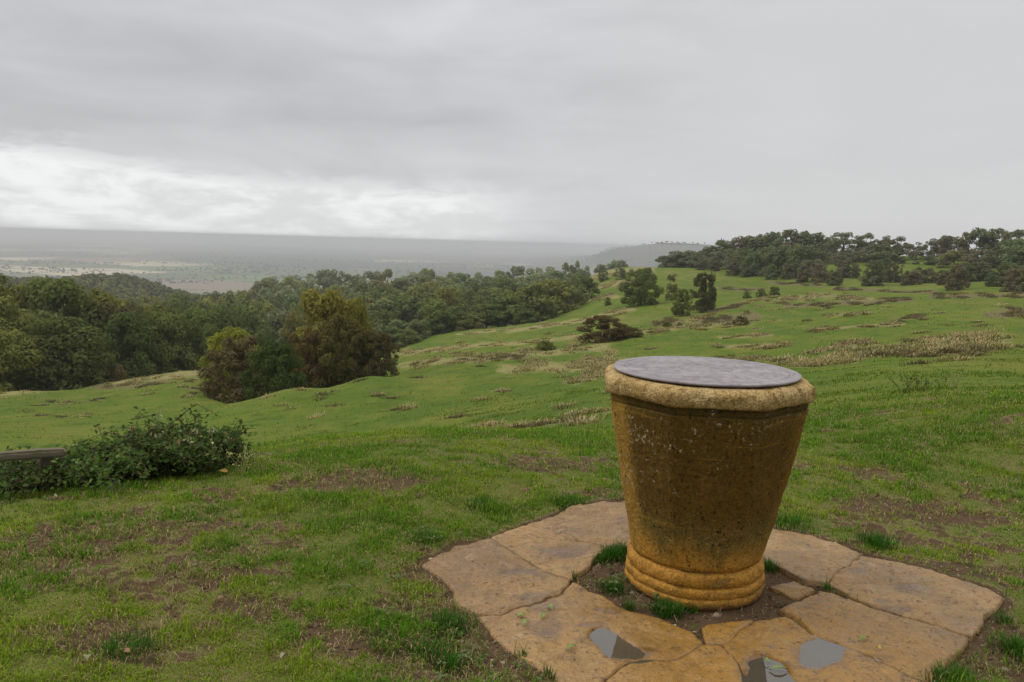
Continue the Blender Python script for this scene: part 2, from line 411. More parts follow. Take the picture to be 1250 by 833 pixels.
for _k in range(110):                                   # odd tufts and scrapes all over the pasture
    _x = _sr.uniform(30, 1250); _y = _sr.uniform(max(372, 500-.16*_x), 512 if _x < 620 else 500 if _x < 760 else 445); _l = _sr.uniform(3, 13)
    STREAKS.append(([(_x, _y), (_x+_l, _y-_l*.06)], _sr.uniform(.5, 1.1), _sr.randint(4, 16), _sr.choice(['brown', 'mix', 'tussock', 'brown'])))
# worn, bare places: (image centre, radii in metres across / along the view, strength)
BARE = [((1140,600),.85,.55,1.0),((1080,585),.6,.35,.8),((1060,640),.4,.2,.7),((1200,650),.6,.25,.6),((660,560),.5,.5,.7),((700,590),.7,.25,.6),((600,800),.45,.35,1.2),((560,745),.22,.3,.9),((1210,800),.3,.3,1.2),((1190,760),.25,.3,.9),
        ((420,575),.6,.35,.8),((370,590),.5,.3,.7),((470,590),.5,.25,.7),((130,715),.4,.13,.45),((60,690),.4,.14,.45),((250,740),.3,.1,.5),((230,770),.3,.1,.5),((330,700),.3,.12,.45),((130,790),.35,.15,.8),((20,670),.3,.16,.6),((410,790),.25,.2,.7),((180,640),.5,.3,.5),((560,610),.5,.3,.4),((1030,560),.6,.35,.5),((1250,620),.6,.3,.6),((510,690),.2,.3,.7),
        ((1010,660),.35,.12,.5),((1130,690),.4,.1,.8),((290,600),.6,.3,.5),((480,745),.15,.2,.5),((300,560),.7,.35,.4)]
def bare_mask(x, y):
    r = np.hypot(x, y)
    n1 = fbm(x*1.15, y*1.9, 4, 21); n2 = fbm(x*5.5, y*7, 3, 22)
    v_ = .62*n1+.46*n2
    m = np.zeros(x.shape)
    for (p, a, b, s) in BARE:
        c = P0(*p); m = np.maximum(m, s*np.exp(-(((x-c[0])/a)**2+((y-c[1])/b)**2)))
    n3 = fbm(x*16, y*20, 3, 24); out = smooth(v_+.33*m+.30*(n3-.5), .61, .85)*(.55+.45*smooth(n3, .35, .6))
    sd_ = slab_sdf(x, y)
    rim = np.exp(-np.maximum(sd_, 0)/.085)*(.35+1.1*fbm(x*3, y*3, 3, 33))
    out = np.maximum(out, smooth(rim, .35, .7))
    rp = np.hypot(x-PED[0], y-PED[1]); out = np.maximum(out, 1-smooth(rp, .72, .95))
    return out*(1-smooth(r, 8.5, 13))

def polar_ground():
    a_f = np.radians(np.concatenate([np.arange(-72, -44, .3), np.arange(-44, 44.001, .115), np.arange(44.3, 72.01, .3)])); a_c = np.radians(np.arange(72, 288.001, 4.0))[1:-1]
    az = np.concatenate([a_f, a_c])
    rr = np.concatenate([np.exp(np.linspace(math.log(.35), math.log(2.1), 26))[:-1], np.exp(np.linspace(math.log(2.1), math.log(11), 300))[:-1],
                         np.exp(np.linspace(math.log(11), math.log(480), 330))[:-1], np.exp(np.linspace(math.log(480), math.log(30000), 120))])
    na, nr = len(az), len(rr)
    A, R = np.meshgrid(az, rr); x = (R*np.sin(A)).ravel(); y = (R*np.cos(A)).ravel()
    zz = terrain(x, y); r = R.ravel()
    front = (np.abs(A.ravel()) < rad(73))
    bare = np.zeros(len(x)); k = front & (r < 13) & (r > .9); bare[k] = bare_mask(x[k], y[k])
    near = np.hypot(x-PED[0], y-PED[1]) < 3
    kk = near & front & (r > 1.6)
    sd_ = np.full(len(x), 1e9); sd_[kk] = slab_sdf(x[kk], y[kk])
    zz = zz*1.0
    zz -= .014*(1-smooth(sd_, -.05, -.02))                     # bedding under the slabs
    flat_ = 1-smooth(sd_, .05, .5); zz = zz*(1-flat_)+flat_*.0
    zz -= bare*.012*(1-smooth(r, 5, 10))
    zz += (1-bare)*(fbm(x*14, y*14, 2, 44)-.3)*.012*(1-smooth(r, 6, 12))*(sd_ > .05)
    # streaks
    straw = np.zeros(len(x)); brown = np.zeros(len(x))
    P = np.stack([x, y, zz], 1)-CAM; dep = P@_f; ok = (dep > 1) & front & (r > 9) & (r < 480)
    px = np.full(len(x), -1e4); py = np.full(len(x), -1e4)
    px[ok] = 625+FPX*(P[ok]@_rt)/dep[ok]; py[ok] = 416.5-FPX*(P[ok]@_up)/dep[ok]
    for pts, h, cnt, kind in STREAKS:
        x0 = min(p[0] for p in pts)-20; x1 = max(p[0] for p in pts)+20; y0 = min(p[1] for p in pts)-4*h; y1 = max(p[1] for p in pts)+4*h
        s = np.where((px > x0) & (px < x1) & (py > y0) & (py < y1))[0]
        if len(s) == 0: continue
        d = seg_dist(px[s]*.35, py[s], [(p[0]*.35, p[1]) for p in pts])
        m = np.exp(-(d/(h*1.15))**2)*(.4+1.0*fbm(x[s]*.6, y[s]*.25, 3, 60))
        if kind == 'brown': brown[s] = np.maximum(brown[s], m*.9)
        elif kind == 'straw': straw[s] = np.maximum(straw[s], m)
        elif kind == 'tussock': straw[s] = np.maximum(straw[s], m*.45); brown[s] = np.maximum(brown[s], m*.4)
        else: straw[s] = np.maximum(straw[s], m*.8); brown[s] = np.maximum(brown[s], m*.6*fbm(x[s]*.3, y[s]*.3, 2, 61))
    # gentle general wear of the pasture
    g = fbm(x*.055+3, y*.02, 4, 70); q = smooth(g, .56, .74)*smooth(r, 55, 120)*(1-smooth(r, 300, 420))
    straw = np.clip(np.maximum(straw, q*.35), 0, 1); brown = np.clip(brown, 0, 1)
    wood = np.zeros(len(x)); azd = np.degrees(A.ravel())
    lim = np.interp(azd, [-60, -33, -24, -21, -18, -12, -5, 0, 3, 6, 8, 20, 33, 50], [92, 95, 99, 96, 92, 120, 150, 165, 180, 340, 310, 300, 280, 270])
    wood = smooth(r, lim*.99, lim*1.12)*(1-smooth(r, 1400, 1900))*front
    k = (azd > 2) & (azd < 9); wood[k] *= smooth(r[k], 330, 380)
    plain = smooth(r, 1200, 1800)
    V = np.stack([x, y, zz], 1)
    i = np.arange(nr-1)[:, None]*na; j = np.arange(na)[None]; j2 = (j+1) % na
    F = np.stack([i+j, i+na+j, i+na+j2, i+j2], 2).reshape(-1, 4)[:, ::-1]
    V = np.concatenate([V, [[0, 0, 0]]]); c = len(V)-1
    F3 = np.stack([np.arange(na), (np.arange(na)+1) % na, np.full(na, c)], 1)
    ex = lambda a: np.concatenate([a, [a[0]]])
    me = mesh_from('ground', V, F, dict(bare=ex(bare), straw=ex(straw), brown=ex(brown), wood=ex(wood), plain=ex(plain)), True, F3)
    # make sure faces look up
    nz = np.array([me.polygons[k_].normal.z for k_ in (1000, 50000, 200000)])
    if nz.mean() < 0: me.flip_normals()
    return me
def mat_ground():
    m, n = mat('ground')
    p = n.n('ShaderNodeNewGeometry').outputs['Position']
    n1 = n.noise(p, .9, 5, .6); n2 = n.noise(p, 9, 5, .65); n3 = n.noise(p, 60, 4, .6); n4 = n.noise(n.scale(p, (.05, .02, .05)), 1.0, 5, .6)
    n5 = n.noise(n.scale(p, (1.0, .35, 1.0)), .45, 6, .68); n6 = n.noise(p, 2.2, 4, .7)
    green = n.mix(n.ramp(n4, .35, .65), (.066, .108, .011), (.094, .134, .014))
    green = n.mix(n.ramp(n5, .42, .68), green, (.118, .138, .020))
    green = n.mix(n.ramp(n1, .5, .72), green, (.048, .086, .009))
    green = n.mix(n.math('MULTIPLY', n.ramp(n6, .52, .68), .6), green, (.075, .085, .020)); green = n.mix(n.math('MULTIPLY', n.ramp(n.noise(n.scale(p, (1, .5, 1)), .16, 5, .65), .5, .66), .55), green, (.15, .145, .028)); green = n.mix(n.math('MULTIPLY', n.ramp(n.noise(n.scale(p, (1, .6, 1)), .8, 5, .7), .57, .68), .6), green, (.035, .065, .010))
    green = n.mix(1.0, green, n.mix(n2, (.62, .62, .6), (1.38, 1.36, 1.3)), 'MULTIPLY')
    n7 = n.noise(p, 170, 3, .65); thatch = n.mix(n7, (.05, .042, .015), (.26, .20, .10))
    soil = n.mix(n2, (.045, .027, .014), (.125, .080, .045)); soil = n.mix(1.0, soil, n.mix(n.noise(p, 190, 3, .6), (.5, .5, .5), (1.5, 1.5, 1.5)), 'MULTIPLY')
    soil = n.mix(n.ramp(n3, .58, .72), soil, (.17, .125, .085))
    strawc = n.mix(n2, (.15, .125, .045), (.36, .295, .14))
    brownc = n.mix(n6, (.08, .065, .03), (.19, .145, .075))
    dn = n.n('ShaderNodeVectorMath', operation='LENGTH'); n.put(dn.inputs[0], p)
    green = n.mix(n.math('MULTIPLY', n.ramp(dn.outputs['Value'], 7, 13, 1, 0), n.ramp(n6, .35, .6, .35, .9)), green, n.mix(n.ramp(n.noise(p, 150, 3, .65), .3, .7), (.045, .045, .012), (.19, .165, .06)))
    b = n.attr('bare'); c = n.mix(n.ramp(n.math('ADD', b, n.math('MULTIPLY', n.math('SUBTRACT', n3, .5), .35)), .05, .35), green, thatch)
    c = n.mix(n.ramp(n.math('ADD', b, n.math('MULTIPLY', n.math('SUBTRACT', n2, .5), .5)), .3, .6), c, soil)
    s = n.attr('straw'); s2 = n.math('ADD', n.math('MULTIPLY', n.math('SUBTRACT', n5, .5), .9), n.math('MULTIPLY', n.math('SUBTRACT', n6, .5), 1.1)); c = n.mix(n.math('MULTIPLY', n.ramp(n.math('ADD', s, s2), .25, .8), .72), c, strawc)
    s = n.attr('brown'); c = n.mix(n.math('MULTIPLY', n.ramp(n.math('ADD', s, n.math('MULTIPLY', n.math('SUBTRACT', n5, .5), .6)), .2, .7), .85), c, brownc)
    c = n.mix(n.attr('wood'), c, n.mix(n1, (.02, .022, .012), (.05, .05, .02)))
    # the farmed plain: a patchwork of fields
    vo = n.n('ShaderNodeTexVoronoi'); vo.feature = 'F1'; n.put(vo.inputs['Vector'], n.scale(n.comb(n.n('ShaderNodeSeparateXYZ').outputs[0], 0.0, 0.0), (1, 1, 1)))
    sp_ = n.n('ShaderNodeSeparateXYZ'); n.put(sp_.inputs[0], p)
    wx = n.math('ADD', sp_.outputs[0], n.math('MULTIPLY', n.noise(p, .004, 2), 60.0)); wy = n.math('ADD', sp_.outputs[1], n.math('MULTIPLY', sp_.outputs[0], .22))
    n.put(vo.inputs['Vector'], n.comb(n.math('MULTIPLY', wx, .0022), n.math('MULTIPLY', wy, .0021), 0.0)); vo.inputs['Scale'].default_value = 1.0; vo.inputs['Randomness'].default_value = .7
    fr = n.n('ShaderNodeSeparateColor'); n.put(fr.inputs[0], vo.outputs['Color'])
    fld = n.mix(n.ramp(fr.outputs[0], .45, .55), (.10, .15, .045), (.43, .365, .23))
    fld = n.mix(n.ramp(fr.outputs[1], .62, .66), fld, (.19, .15, .10)); fld = n.mix(n.ramp(fr.outputs[2], .55, .6), fld, (.085, .11, .04))
    far = n.ramp(n.noise(n.scale(p, (1, .6, 1)), .0009, 4), .34, .50)
    ln = n.n('ShaderNodeVectorMath', operation='LENGTH'); n.put(ln.inputs[0], p)
    far = n.math('MAXIMUM', far, n.ramp(sp_.outputs[2], -118, -85)); dark = n.math('MULTIPLY', far, n.ramp(n.math('ADD', ln.outputs['Value'], n.math('MULTIPLY', sp_.outputs[0], .8)), 2500, 3300)); fld = n.mix(n.math('MULTIPLY', dark, .93), fld, (.035, .045, .025))
    c = n.mix(n.attr('plain'), c, fld)
    hb = n.math('ADD', n.math('MULTIPLY', n2, .6), n.math('MULTIPLY', n3, .4))
    finish(n, c, .95, hb, .55, .03, .08); return m

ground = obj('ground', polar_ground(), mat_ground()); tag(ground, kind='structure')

# ---------------------------------------------------------------- haze
def haze():
    bm = bmesh.new(); bmesh.ops.create_cube(bm, size=2.0)
    for v_ in bm.verts: v_.co = Vector((v_.co.x*31000, v_.co.y*31000, -220 if v_.co.z < 0 else 13))
    me = bpy.data.meshes.new('haze'); bm.to_mesh(me); bm.free()
    m, n = mat('haze_air'); pv = n.n('ShaderNodeVolumePrincipled')
    pv.inputs['Color'].default_value = (.70, .705, .735, 1); pv.inputs['Density'].default_value = 2.4e-4; pv.inputs['Anisotropy'].default_value = .0
    o = n.n('ShaderNodeOutputMaterial'); n.put(o.inputs['Volume'], pv.outputs[0])
    tag(obj('haze', me, m), kind='stuff')
haze()

# ================================================================ pedestal
def mat_stone_body():
    m, n = mat('weathered_ironstone'); p = objpos(n); z_ = n.n('ShaderNodeSeparateXYZ'); n.put(z_.inputs[0], p); H_ = z_.outputs[2]
    a = n.noise(p, 4, 6, .6); b = n.noise(p, 26, 5, .65); f = n.noise(p, 95, 5, .75); st = n.noise(n.scale(p, (7, 7, .9)), 1.6, 5, .6)
    bed = n.noise(n.scale(p, (1.2, 1.2, 30)), 1.4, 3, .6)
    gold = n.mix(a, (.30, .135, .014), (.40, .20, .030)); gold = n.mix(n.math('MULTIPLY', b, .4), gold, (.47, .27, .06))
    dark = n.mix(n.math('ADD', n.math('MULTIPLY', a, .6), n.math('MULTIPLY', b, .4)), (.046, .028, .006), (.145, .083, .014)); dark = n.mix(n.ramp(st, .5, .75, 0, .6), dark, (.15, .088, .015))
    olive = n.mix(b, (.085, .066, .016), (.165, .112, .03))
    hh = n.math('ADD', H_, n.math('MULTIPLY', n.math('SUBTRACT', st, .5), .30)); hh = n.math('ADD', hh, n.math('MULTIPLY', n.math('SUBTRACT', a, .5), .12))
    c = n.mix(n.ramp(hh, .16, .34), gold, olive); c = n.mix(n.ramp(hh, .28, .48), c, dark)
    c = n.mix(n.math('MULTIPLY', n.ramp(bed, .60, .7), .35), c, (.27, .15, .025))
    # left edge: side light on that facet painted in as golden colour
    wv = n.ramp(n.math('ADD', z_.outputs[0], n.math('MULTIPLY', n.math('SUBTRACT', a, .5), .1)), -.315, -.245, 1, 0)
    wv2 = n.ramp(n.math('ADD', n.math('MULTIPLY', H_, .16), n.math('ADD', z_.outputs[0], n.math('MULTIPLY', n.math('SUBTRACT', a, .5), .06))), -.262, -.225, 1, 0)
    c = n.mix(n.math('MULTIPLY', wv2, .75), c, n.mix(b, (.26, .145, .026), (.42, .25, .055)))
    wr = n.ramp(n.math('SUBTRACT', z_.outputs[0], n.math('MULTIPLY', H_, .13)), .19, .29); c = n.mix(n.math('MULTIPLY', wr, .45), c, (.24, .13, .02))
    # pale lichen, mostly high on the shaft
    li = n.math('ADD', n.noise(p, 38, 5, .75), n.math('MULTIPLY', n.noise(p, 5.0, 2), .50)); li = n.math('ADD', li, n.ramp(H_, .30, .80, -.055, .025))
    lich = n.ramp(n.math('ADD', li, n.math('MULTIPLY', n.math('SUBTRACT', f, .5), .30)), .868, .955); c = n.mix(n.math('MULTIPLY', lich, .7), c, n.mix(f, (.26, .22, .13), (.47, .43, .32)))
    sp2 = n.ramp(n.noise(p, 70, 2, .5), .70, .74); c = n.mix(n.math('MULTIPLY', sp2, .6), c, (.35, .27, .12))
    pit = n.ramp(n.noise(p, 48, 3, .6), .30, .38, 1, 0); c = n.mix(n.math('MULTIPLY', pit, .75), c, (.028, .019, .006))
    c = n.mix(1.0, c, n.mix(n.ramp(f, .3, .7), (.55, .55, .55), (1.45, 1.45, 1.42)), 'MULTIPLY')
    # patchy darker tone at the shaft top and neck, under the cap
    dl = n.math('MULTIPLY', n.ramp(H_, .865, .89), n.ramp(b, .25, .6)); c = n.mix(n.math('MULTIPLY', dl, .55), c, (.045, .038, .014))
    hgt = n.math('ADD', n.math('MULTIPLY', b, .6), n.math('ADD', n.math('MULTIPLY', f, .25), n.math('MULTIPLY', pit, -.5)))
    finish(n, c, .85, hgt, 1.0, .012, .12); return m
def mat_stone_cap():
    m, n = mat('pale_cap_stone'); p = objpos(n); z_ = n.n('ShaderNodeSeparateXYZ'); n.put(z_.inputs[0], p)
    a = n.noise(p, 7, 5, .6); b = n.noise(p, 34, 5, .7); f = n.noise(p, 140, 3, .6)
    c = n.mix(n.ramp(a, .3, .7), (.34, .225, .085), (.50, .36, .17)); c = n.mix(n.math('MULTIPLY', n.ramp(b, .46, .66), .85), c, (.19, .11, .032)); c = n.mix(n.math('MULTIPLY', n.ramp(n.noise(n.scale(p, (14, 14, 3)), 2.5, 4, .65), .52, .7), .55), c, (.16, .095, .03))
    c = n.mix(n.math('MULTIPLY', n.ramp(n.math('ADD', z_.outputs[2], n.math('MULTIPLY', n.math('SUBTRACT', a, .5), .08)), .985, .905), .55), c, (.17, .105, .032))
    c = n.mix(n.ramp(n.noise(p, 4.3, 3, .5), .66, .74), c, (.075, .07, .055))
    c = n.mix(n.math('MULTIPLY', n.ramp(n.noise(p, 90, 2), .64, .7), .7), c, (.10, .06, .02))
    c = n.mix(1.0, c, n.mix(n.ramp(f, .3, .7), (.6, .6, .6), (1.35, 1.35, 1.35)), 'MULTIPLY')
    finish(n, c, .9, n.math('ADD', n.math('MULTIPLY', b, .7), n.math('MULTIPLY', f, .3)), .9, .014, .1); return m
def mat_stone_base():
    m, n = mat('golden_base_stone'); p = objpos(n)
    a = n.noise(p, 6, 5, .6); b = n.noise(p, 30, 5, .7); f = n.noise(p, 100, 4, .7)
    c = n.mix(a, (.29, .135, .015), (.42, .215, .036)); c = n.mix(n.ramp(b, .48, .72), c, (.19, .09, .014)); c = n.mix(n.math('MULTIPLY', n.ramp(n.noise(n.scale(p, (1, 1, 2.5)), 5, 4, .65), .5, .66), .7), c, (.14, .08, .018))
    z_ = n.n('ShaderNodeSeparateXYZ'); n.put(z_.inputs[0], p)
    c = n.mix(n.ramp(n.math('ADD', z_.outputs[2], n.math('MULTIPLY', n.math('SUBTRACT', b, .5), .06)), .005, .035, .8, 0), c, (.09, .05, .018))
    c = n.mix(1.0, c, n.mix(n.ramp(f, .3, .7), (.62, .62, .62), (1.36, 1.36, 1.36)), 'MULTIPLY')
    finish(n, c, .72, n.math('ADD', n.math('MULTIPLY', b, .6), n.math('MULTIPLY', f, .3)), .8, .009, .2); return m
def mat_plate():
    m, n = mat('worn_bronze_plate'); p = objpos(n)
    a = n.noise(p, 5, 5, .6); b = n.noise(p, 30, 5, .7); f = n.noise(p, 110, 3, .6)
    c = n.mix(n.ramp(a, .35, .65), (.17, .145, .15), (.25, .22, .225)); c = n.mix(n.ramp(n.noise(n.scale(p, (1, 2.2, 1)), 5.5, 5, .7), .56, .72), c, (.33, .305, .285)); c = n.mix(n.math('MULTIPLY', n.ramp(n.noise(n.scale(p, (1, 2.5, 1)), 14, 5, .75), .5, .68), .6), c, (.13, .10, .10)); c = n.mix(1.0, c, n.mix(f, (.75, .73, .73), (1.25, 1.25, 1.25)), 'MULTIPLY')
    c = n.mix(n.math('MULTIPLY', n.ramp(b, .48, .66), .5), c, (.10, .082, .086))
    # worn engraved ring and rays of the view finder
    s_ = n.n('ShaderNodeSeparateXYZ'); n.put(s_.inputs[0], p)
    rr = n.math('SQRT', n.math('ADD', n.math('MULTIPLY', s_.outputs[0], s_.outputs[0]), n.math('MULTIPLY', s_.outputs[1], s_.outputs[1])))
    an = n.math('ARCTAN2', s_.outputs[1], s_.outputs[0])
    spokes = n.ramp(n.math('ABSOLUTE', n.math('SINE', n.math('MULTIPLY', an, 15.0))), .0, .08, 1, 0); spokes = n.math('MULTIPLY', spokes, n.math('MULTIPLY', n.ramp(rr, .11, .13), n.ramp(rr, .345, .36, 1, 0)))
    ring = n.ramp(n.math('ABSOLUTE', n.math('SUBTRACT', rr, .37)), .002, .005, 1, 0); ring2 = n.ramp(n.math('ABSOLUTE', n.math('SUBTRACT', rr, .12)), .002, .005, 1, 0)
    en = n.math('MAXIMUM', spokes, n.math('MAXIMUM', ring, ring2)); c = n.mix(n.math('MULTIPLY', en, .55), c, (.055, .045, .045))
    h_ = n.math('SUBTRACT', n.math('ADD', n.math('MULTIPLY', b, .4), n.math('MULTIPLY', f, .4)), n.math('MULTIPLY', en, .8))
    finish(n, c, n.ramp(b, .35, .65, .25, .6), h_, .35, .002, .5); return m

_az = math.atan2(PED[0], PED[1]); _cd = np.array([-math.sin(_az), -math.cos(_az)]); _rd = np.array([math.cos(_az), -math.sin(_az)])
_corner = math.cos(rad(15))*_cd - math.sin(rad(15))*_rd; TH0 = math.atan2(_corner[1], _corner[0])
def octr(th, k):
    t = np.mod(th-TH0, math.pi/4)-math.pi/8
    o = math.cos(math.pi/8)/np.cos(t)
    o = .972*(1-(np.abs(1-o/.972))*1.0*np.sign(.972-o)) if False else o
    return o*(1-k)+.965*k
def revolve(name, prof, seed, amp, nth=220, scale_=1.0):
    """prof: (z, radius, roundness k). Rings of an octagon with softened corners, roughened like old stone."""
    prof = np.array(prof); th = np.linspace(0, 2*math.pi, nth, endpoint=False); V = []
    for z_, R_, k in prof*np.array([1, scale_, 1]):
        r_ = R_*octr(th, k)
        r_ = (np.roll(r_, 1)+np.roll(r_, -1)+r_)/3
        u = th*R_
        dn = (fbm(np.cos(th)*4+z_*3+50, np.sin(th)*4+z_*7, 3, seed)-.5)*amp*2 + (fbm(th*R_*30, np.full_like(th, z_*34), 4, seed+5)-.5)*amp*1.3
        r_ = r_+dn
        zz = z_+(fbm(np.cos(th)*5, np.sin(th)*5+z_*2, 3, seed+9)-.5)*amp*.7
        V.append(np.stack([r_*np.cos(th), r_*np.sin(th), zz], 1))
    nr = len(prof); V = np.concatenate(V); i = np.arange(nr-1)[:, None]*nth; j = np.arange(nth)[None]; j2 = (j+1) % nth
    F = np.stack([i+j, i+j2, i+nth+j2, i+nth+j], 2).reshape(-1, 4)
    V = np.concatenate([V, [[0, 0, prof[-1, 0]], [0, 0, prof[0, 0]]]]); n_ = len(V)
    top = np.stack([(nr-1)*nth+np.arange(nth), (nr-1)*nth+(np.arange(nth)+1) % nth, np.full(nth, n_-2)], 1)
    bot = np.stack([(np.arange(nth)+1) % nth, np.arange(nth), np.full(nth, n_-1)], 1)
    return mesh_from(name, V, F, None, True, np.concatenate([top, bot]))
def dense(prof, step=.012):
    out = []
    for a, b in zip(prof[:-1], prof[1:]):
        n_ = max(1, int(math.hypot(b[0]-a[0], b[1]-a[1])/step))
        for i in range(n_): out.append(tuple(a[k]+(b[k]-a[k])*i/n_ for k in range(3)))
    out.append(prof[-1]); return out
ped = empty('stone_pedestal', (PED[0], PED[1], 0.0), 0, (1.015, 1.015, 1.015))
tag(ped, 'waist-high tapered octagonal golden stone pedestal topped by a round metal view plate', 'pedestal')
def torus_prof(z0, z1, rc, bulge, k=.92, n_=9):
    return [(z0+(z1-z0)*i/n_, rc+bulge*max(0, math.sin(math.pi*i/n_))**.42, k) for i in range(n_+1)]
base_prof = [(-.06, .318, .9), (-.005, .320, .9)]+torus_prof(0.0, .040, .331, .006)+torus_prof(.043, .086, .327, .008)+torus_prof(.089, .152, .314, .015)+[(.162, .302, .85), (.175, .296, .8)]
obj('base_moulding', revolve('base_moulding', dense(base_prof, .006), 3, .0075), mat_stone_base(), ped)
body_prof = [(.163, .300, .85), (.166, .3145, .8), (.20, .325, .72), (.35, .360, .20), (.55, .402, 0), (.75, .441, 0), (.884, .4660, 0)]
obj('shaft', revolve('shaft', dense(body_prof, .012), 7, .005), mat_stone_body(), ped)
neck_prof = [(.880, .463, 0), (.885, .456, 0), (.890, .463, 0), (.905, .465, 0), (.928, .468, 0)]
M_BODY = bpy.data.materials['weathered_ironstone']
obj('neck_band', revolve('neck_band', dense(neck_prof, .006), 11, .003), M_BODY, ped)
cap_prof = [(.922, .40, .0), (.922, .489, .0), (.925, .498, .0), (.937, .503, .0), (.958, .506, .02), (.976, .505, .05), (.989, .498, .1), (.998, .484, .2), (1.003, .462, .3), (1.004, .44, .4), (1.004, .30, .8)]
obj('cap_stone', revolve('cap_stone', dense(cap_prof, .006), 13, .0085, scale_=.976), mat_stone_cap(), ped)
def plate_mesh():
    nth = 160; th = np.linspace(0, 2*math.pi, nth, endpoint=False); V = []
    prof = [(1.006, .30), (1.0105, .415), (1.0125, .4195), (1.0155, .4215), (1.0195, .4215), (1.0215, .4195), (1.0225, .413)]+[(1.0225+.002*math.cos(r_/.43*1.5), r_) for r_ in (.38, .3, .2, .1, .03)]
    for z_, R_ in prof: V.append(np.stack([R_*np.cos(th), R_*np.sin(th), np.full(nth, z_)], 1))
    nr = len(prof); V = np.concatenate(V); i = np.arange(nr-1)[:, None]*nth; j = np.arange(nth)[None]; j2 = (j+1) % nth
    F = np.stack([i+j, i+j2, i+nth+j2, i+nth+j], 2).reshape(-1, 4); V = np.concatenate([V, [[0, 0, prof[-1][0]]]])
    F3 = np.stack([(nr-1)*nth+np.arange(nth), (nr-1)*nth+(np.arange(nth)+1) % nth, np.full(nth, len(V)-1)], 1)
    return mesh_from('view_plate', V, F, None, True, F3)
obj('view_plate', plate_mesh(), mat_plate(), ped)

# ================================================================ flagstones and puddles
def mat_flag():
    m, n = mat('wet_flagstone'); p = n.n('ShaderNodeNewGeometry').outputs['Position']; oi = n.n('ShaderNodeObjectInfo')
    a = n.noise(p, 2.2, 5, .6); b = n.noise(p, 13, 6, .65, .3); f = n.noise(p, 75, 4, .65); o_ = n.noise(p, 1.6, 3, .5, .4)
    c = n.mix(n.ramp(a, .34, .66), (.20, .113, .033), (.335, .205, .074))
    c = n.mix(n.ramp(b, .48, .68), c, (.27, .15, .06)); c = n.mix(n.math('MULTIPLY', n.ramp(n.noise(p, 7, 4, .7), .56, .68), .6), c, (.38, .255, .125))
    d_ = n.n('ShaderNodeVectorMath', operation='DISTANCE'); n.put(d_.inputs[0], p); d_.inputs[1].default_value = (PED[0]+.12, PED[1]-.55, 0)
    oc = n.ramp(n.math('SUBTRACT', d_.outputs['Value'], n.math('MULTIPLY', n.math('SUBTRACT', o_, .5), 1.6)), .18, 1.05, 1, 0)
    c = n.mix(n.math('MULTIPLY', oc, .8), c, n.mix(b, (.22, .105, .012), (.35, .19, .035)))
    c = n.mix(n.ramp(n.noise(p, 24, 3, .6), .62, .72), c, (.10, .07, .04)); c = n.mix(n.math('MULTIPLY', n.ramp(n.noise(p, 3.4, 4, .6), .60, .72), .5), c, (.12, .10, .05))
    vn = n.ramp(n.math('ABSOLUTE', n.math('SUBTRACT', n.noise(n.scale(p, (1, 1.7, 1)), 4.5, 6, .6, .8), .5)), .0, .022, 1, 0); c = n.mix(n.math('MULTIPLY', vn, n.ramp(a, .4, .6, .15, .65)), c, (.13, .075, .03))
    c = n.mix(n.math('MULTIPLY', n.ramp(n.noise(p, 9, 5, .72, .4), .52, .66), .6), c, (.15, .085, .032)); c = n.mix(n.math('MULTIPLY', n.ramp(n.noise(p, 160, 3, .7), .56, .68), .5), c, (.46, .34, .21))
    c = n.mix(1.0, c, n.mix(oi.outputs['Random'], (.82, .80, .77), (1.14, 1.12, 1.10)), 'MULTIPLY')
    dmp = n.attr('damp'); c = n.mix(dmp, c, n.mix(1.0, c, (.55, .53, .56), 'MULTIPLY'))
    pk = n.ramp(n.noise(p, 42, 4, .7), .30, .40, 1, 0); c = n.mix(n.math('MULTIPLY', pk, .6), c, (.09, .055, .03))
    c = n.mix(1.0, c, n.mix(f, (.62, .62, .62), (1.38, 1.38, 1.38)), 'MULTIPLY')
    h_ = n.math('SUBTRACT', n.math('ADD', n.math('MULTIPLY', b, .7), n.math('MULTIPLY', f, .35)), n.math('MULTIPLY', pk, .3)); h_ = n.math('MULTIPLY', h_, n.math('SUBTRACT', 1.0, n.math('MULTIPLY', dmp, .85)))
    rg = n.mix(dmp, n.mix(n.ramp(n.math('ADD', n.math('MULTIPLY', a, .6), n.math('MULTIPLY', b, .4)), .42, .56), (.24, .24, .24), (.52, .52, .52)), n.comb(.12, .12, .12)); rs = n.n('ShaderNodeSeparateXYZ'); n.put(rs.inputs[0], rg)
    finish(n, c, rs.outputs[0], h_, .9, .016, .4); return m
M_FLAG = mat_flag()
PUDDLES_PX = [  # outline in the photograph, water
 ('P1', [(719,773),(738,770),(757,783),(786,799),(781,806),(752,806),(732,793),(721,783)]),
 ('P2', [(971,797),(983,789),(1000,782),(1022,789),(1034,797),(1022,810),(1000,817),(980,815),(973,806)]),
 ('P3', [(909,810),(924,804),(942,806),(957,815),(966,833),(955,850),(915,850),(907,836),(915,822)]),
]
def chaikin(p, n_):
    for _ in range(n_): q = np.roll(p, -1, 0); p = np.stack([p*.78+q*.22, p*.22+q*.78], 1).reshape(-1, 2)
    return p
PUDDLES = [(k, chaikin(np.array([P0(*p) for p in v_]), 1 if k == 'P1' else 3)) for k, v_ in PUDDLES_PX]
DAMP = [((688,675),.15,.10),((655,738),.12,.20),((640,700),.14,.06),((1110,720),.12,.06),((1090,745),.10,.05),((1055,805),.12,.04),((665,765),.10,.12),((745,745),.07,.04),((715,765),.09,.04),((1045,700),.10,.04),((1075,735),.06,.04),((790,795),.08,.03)]
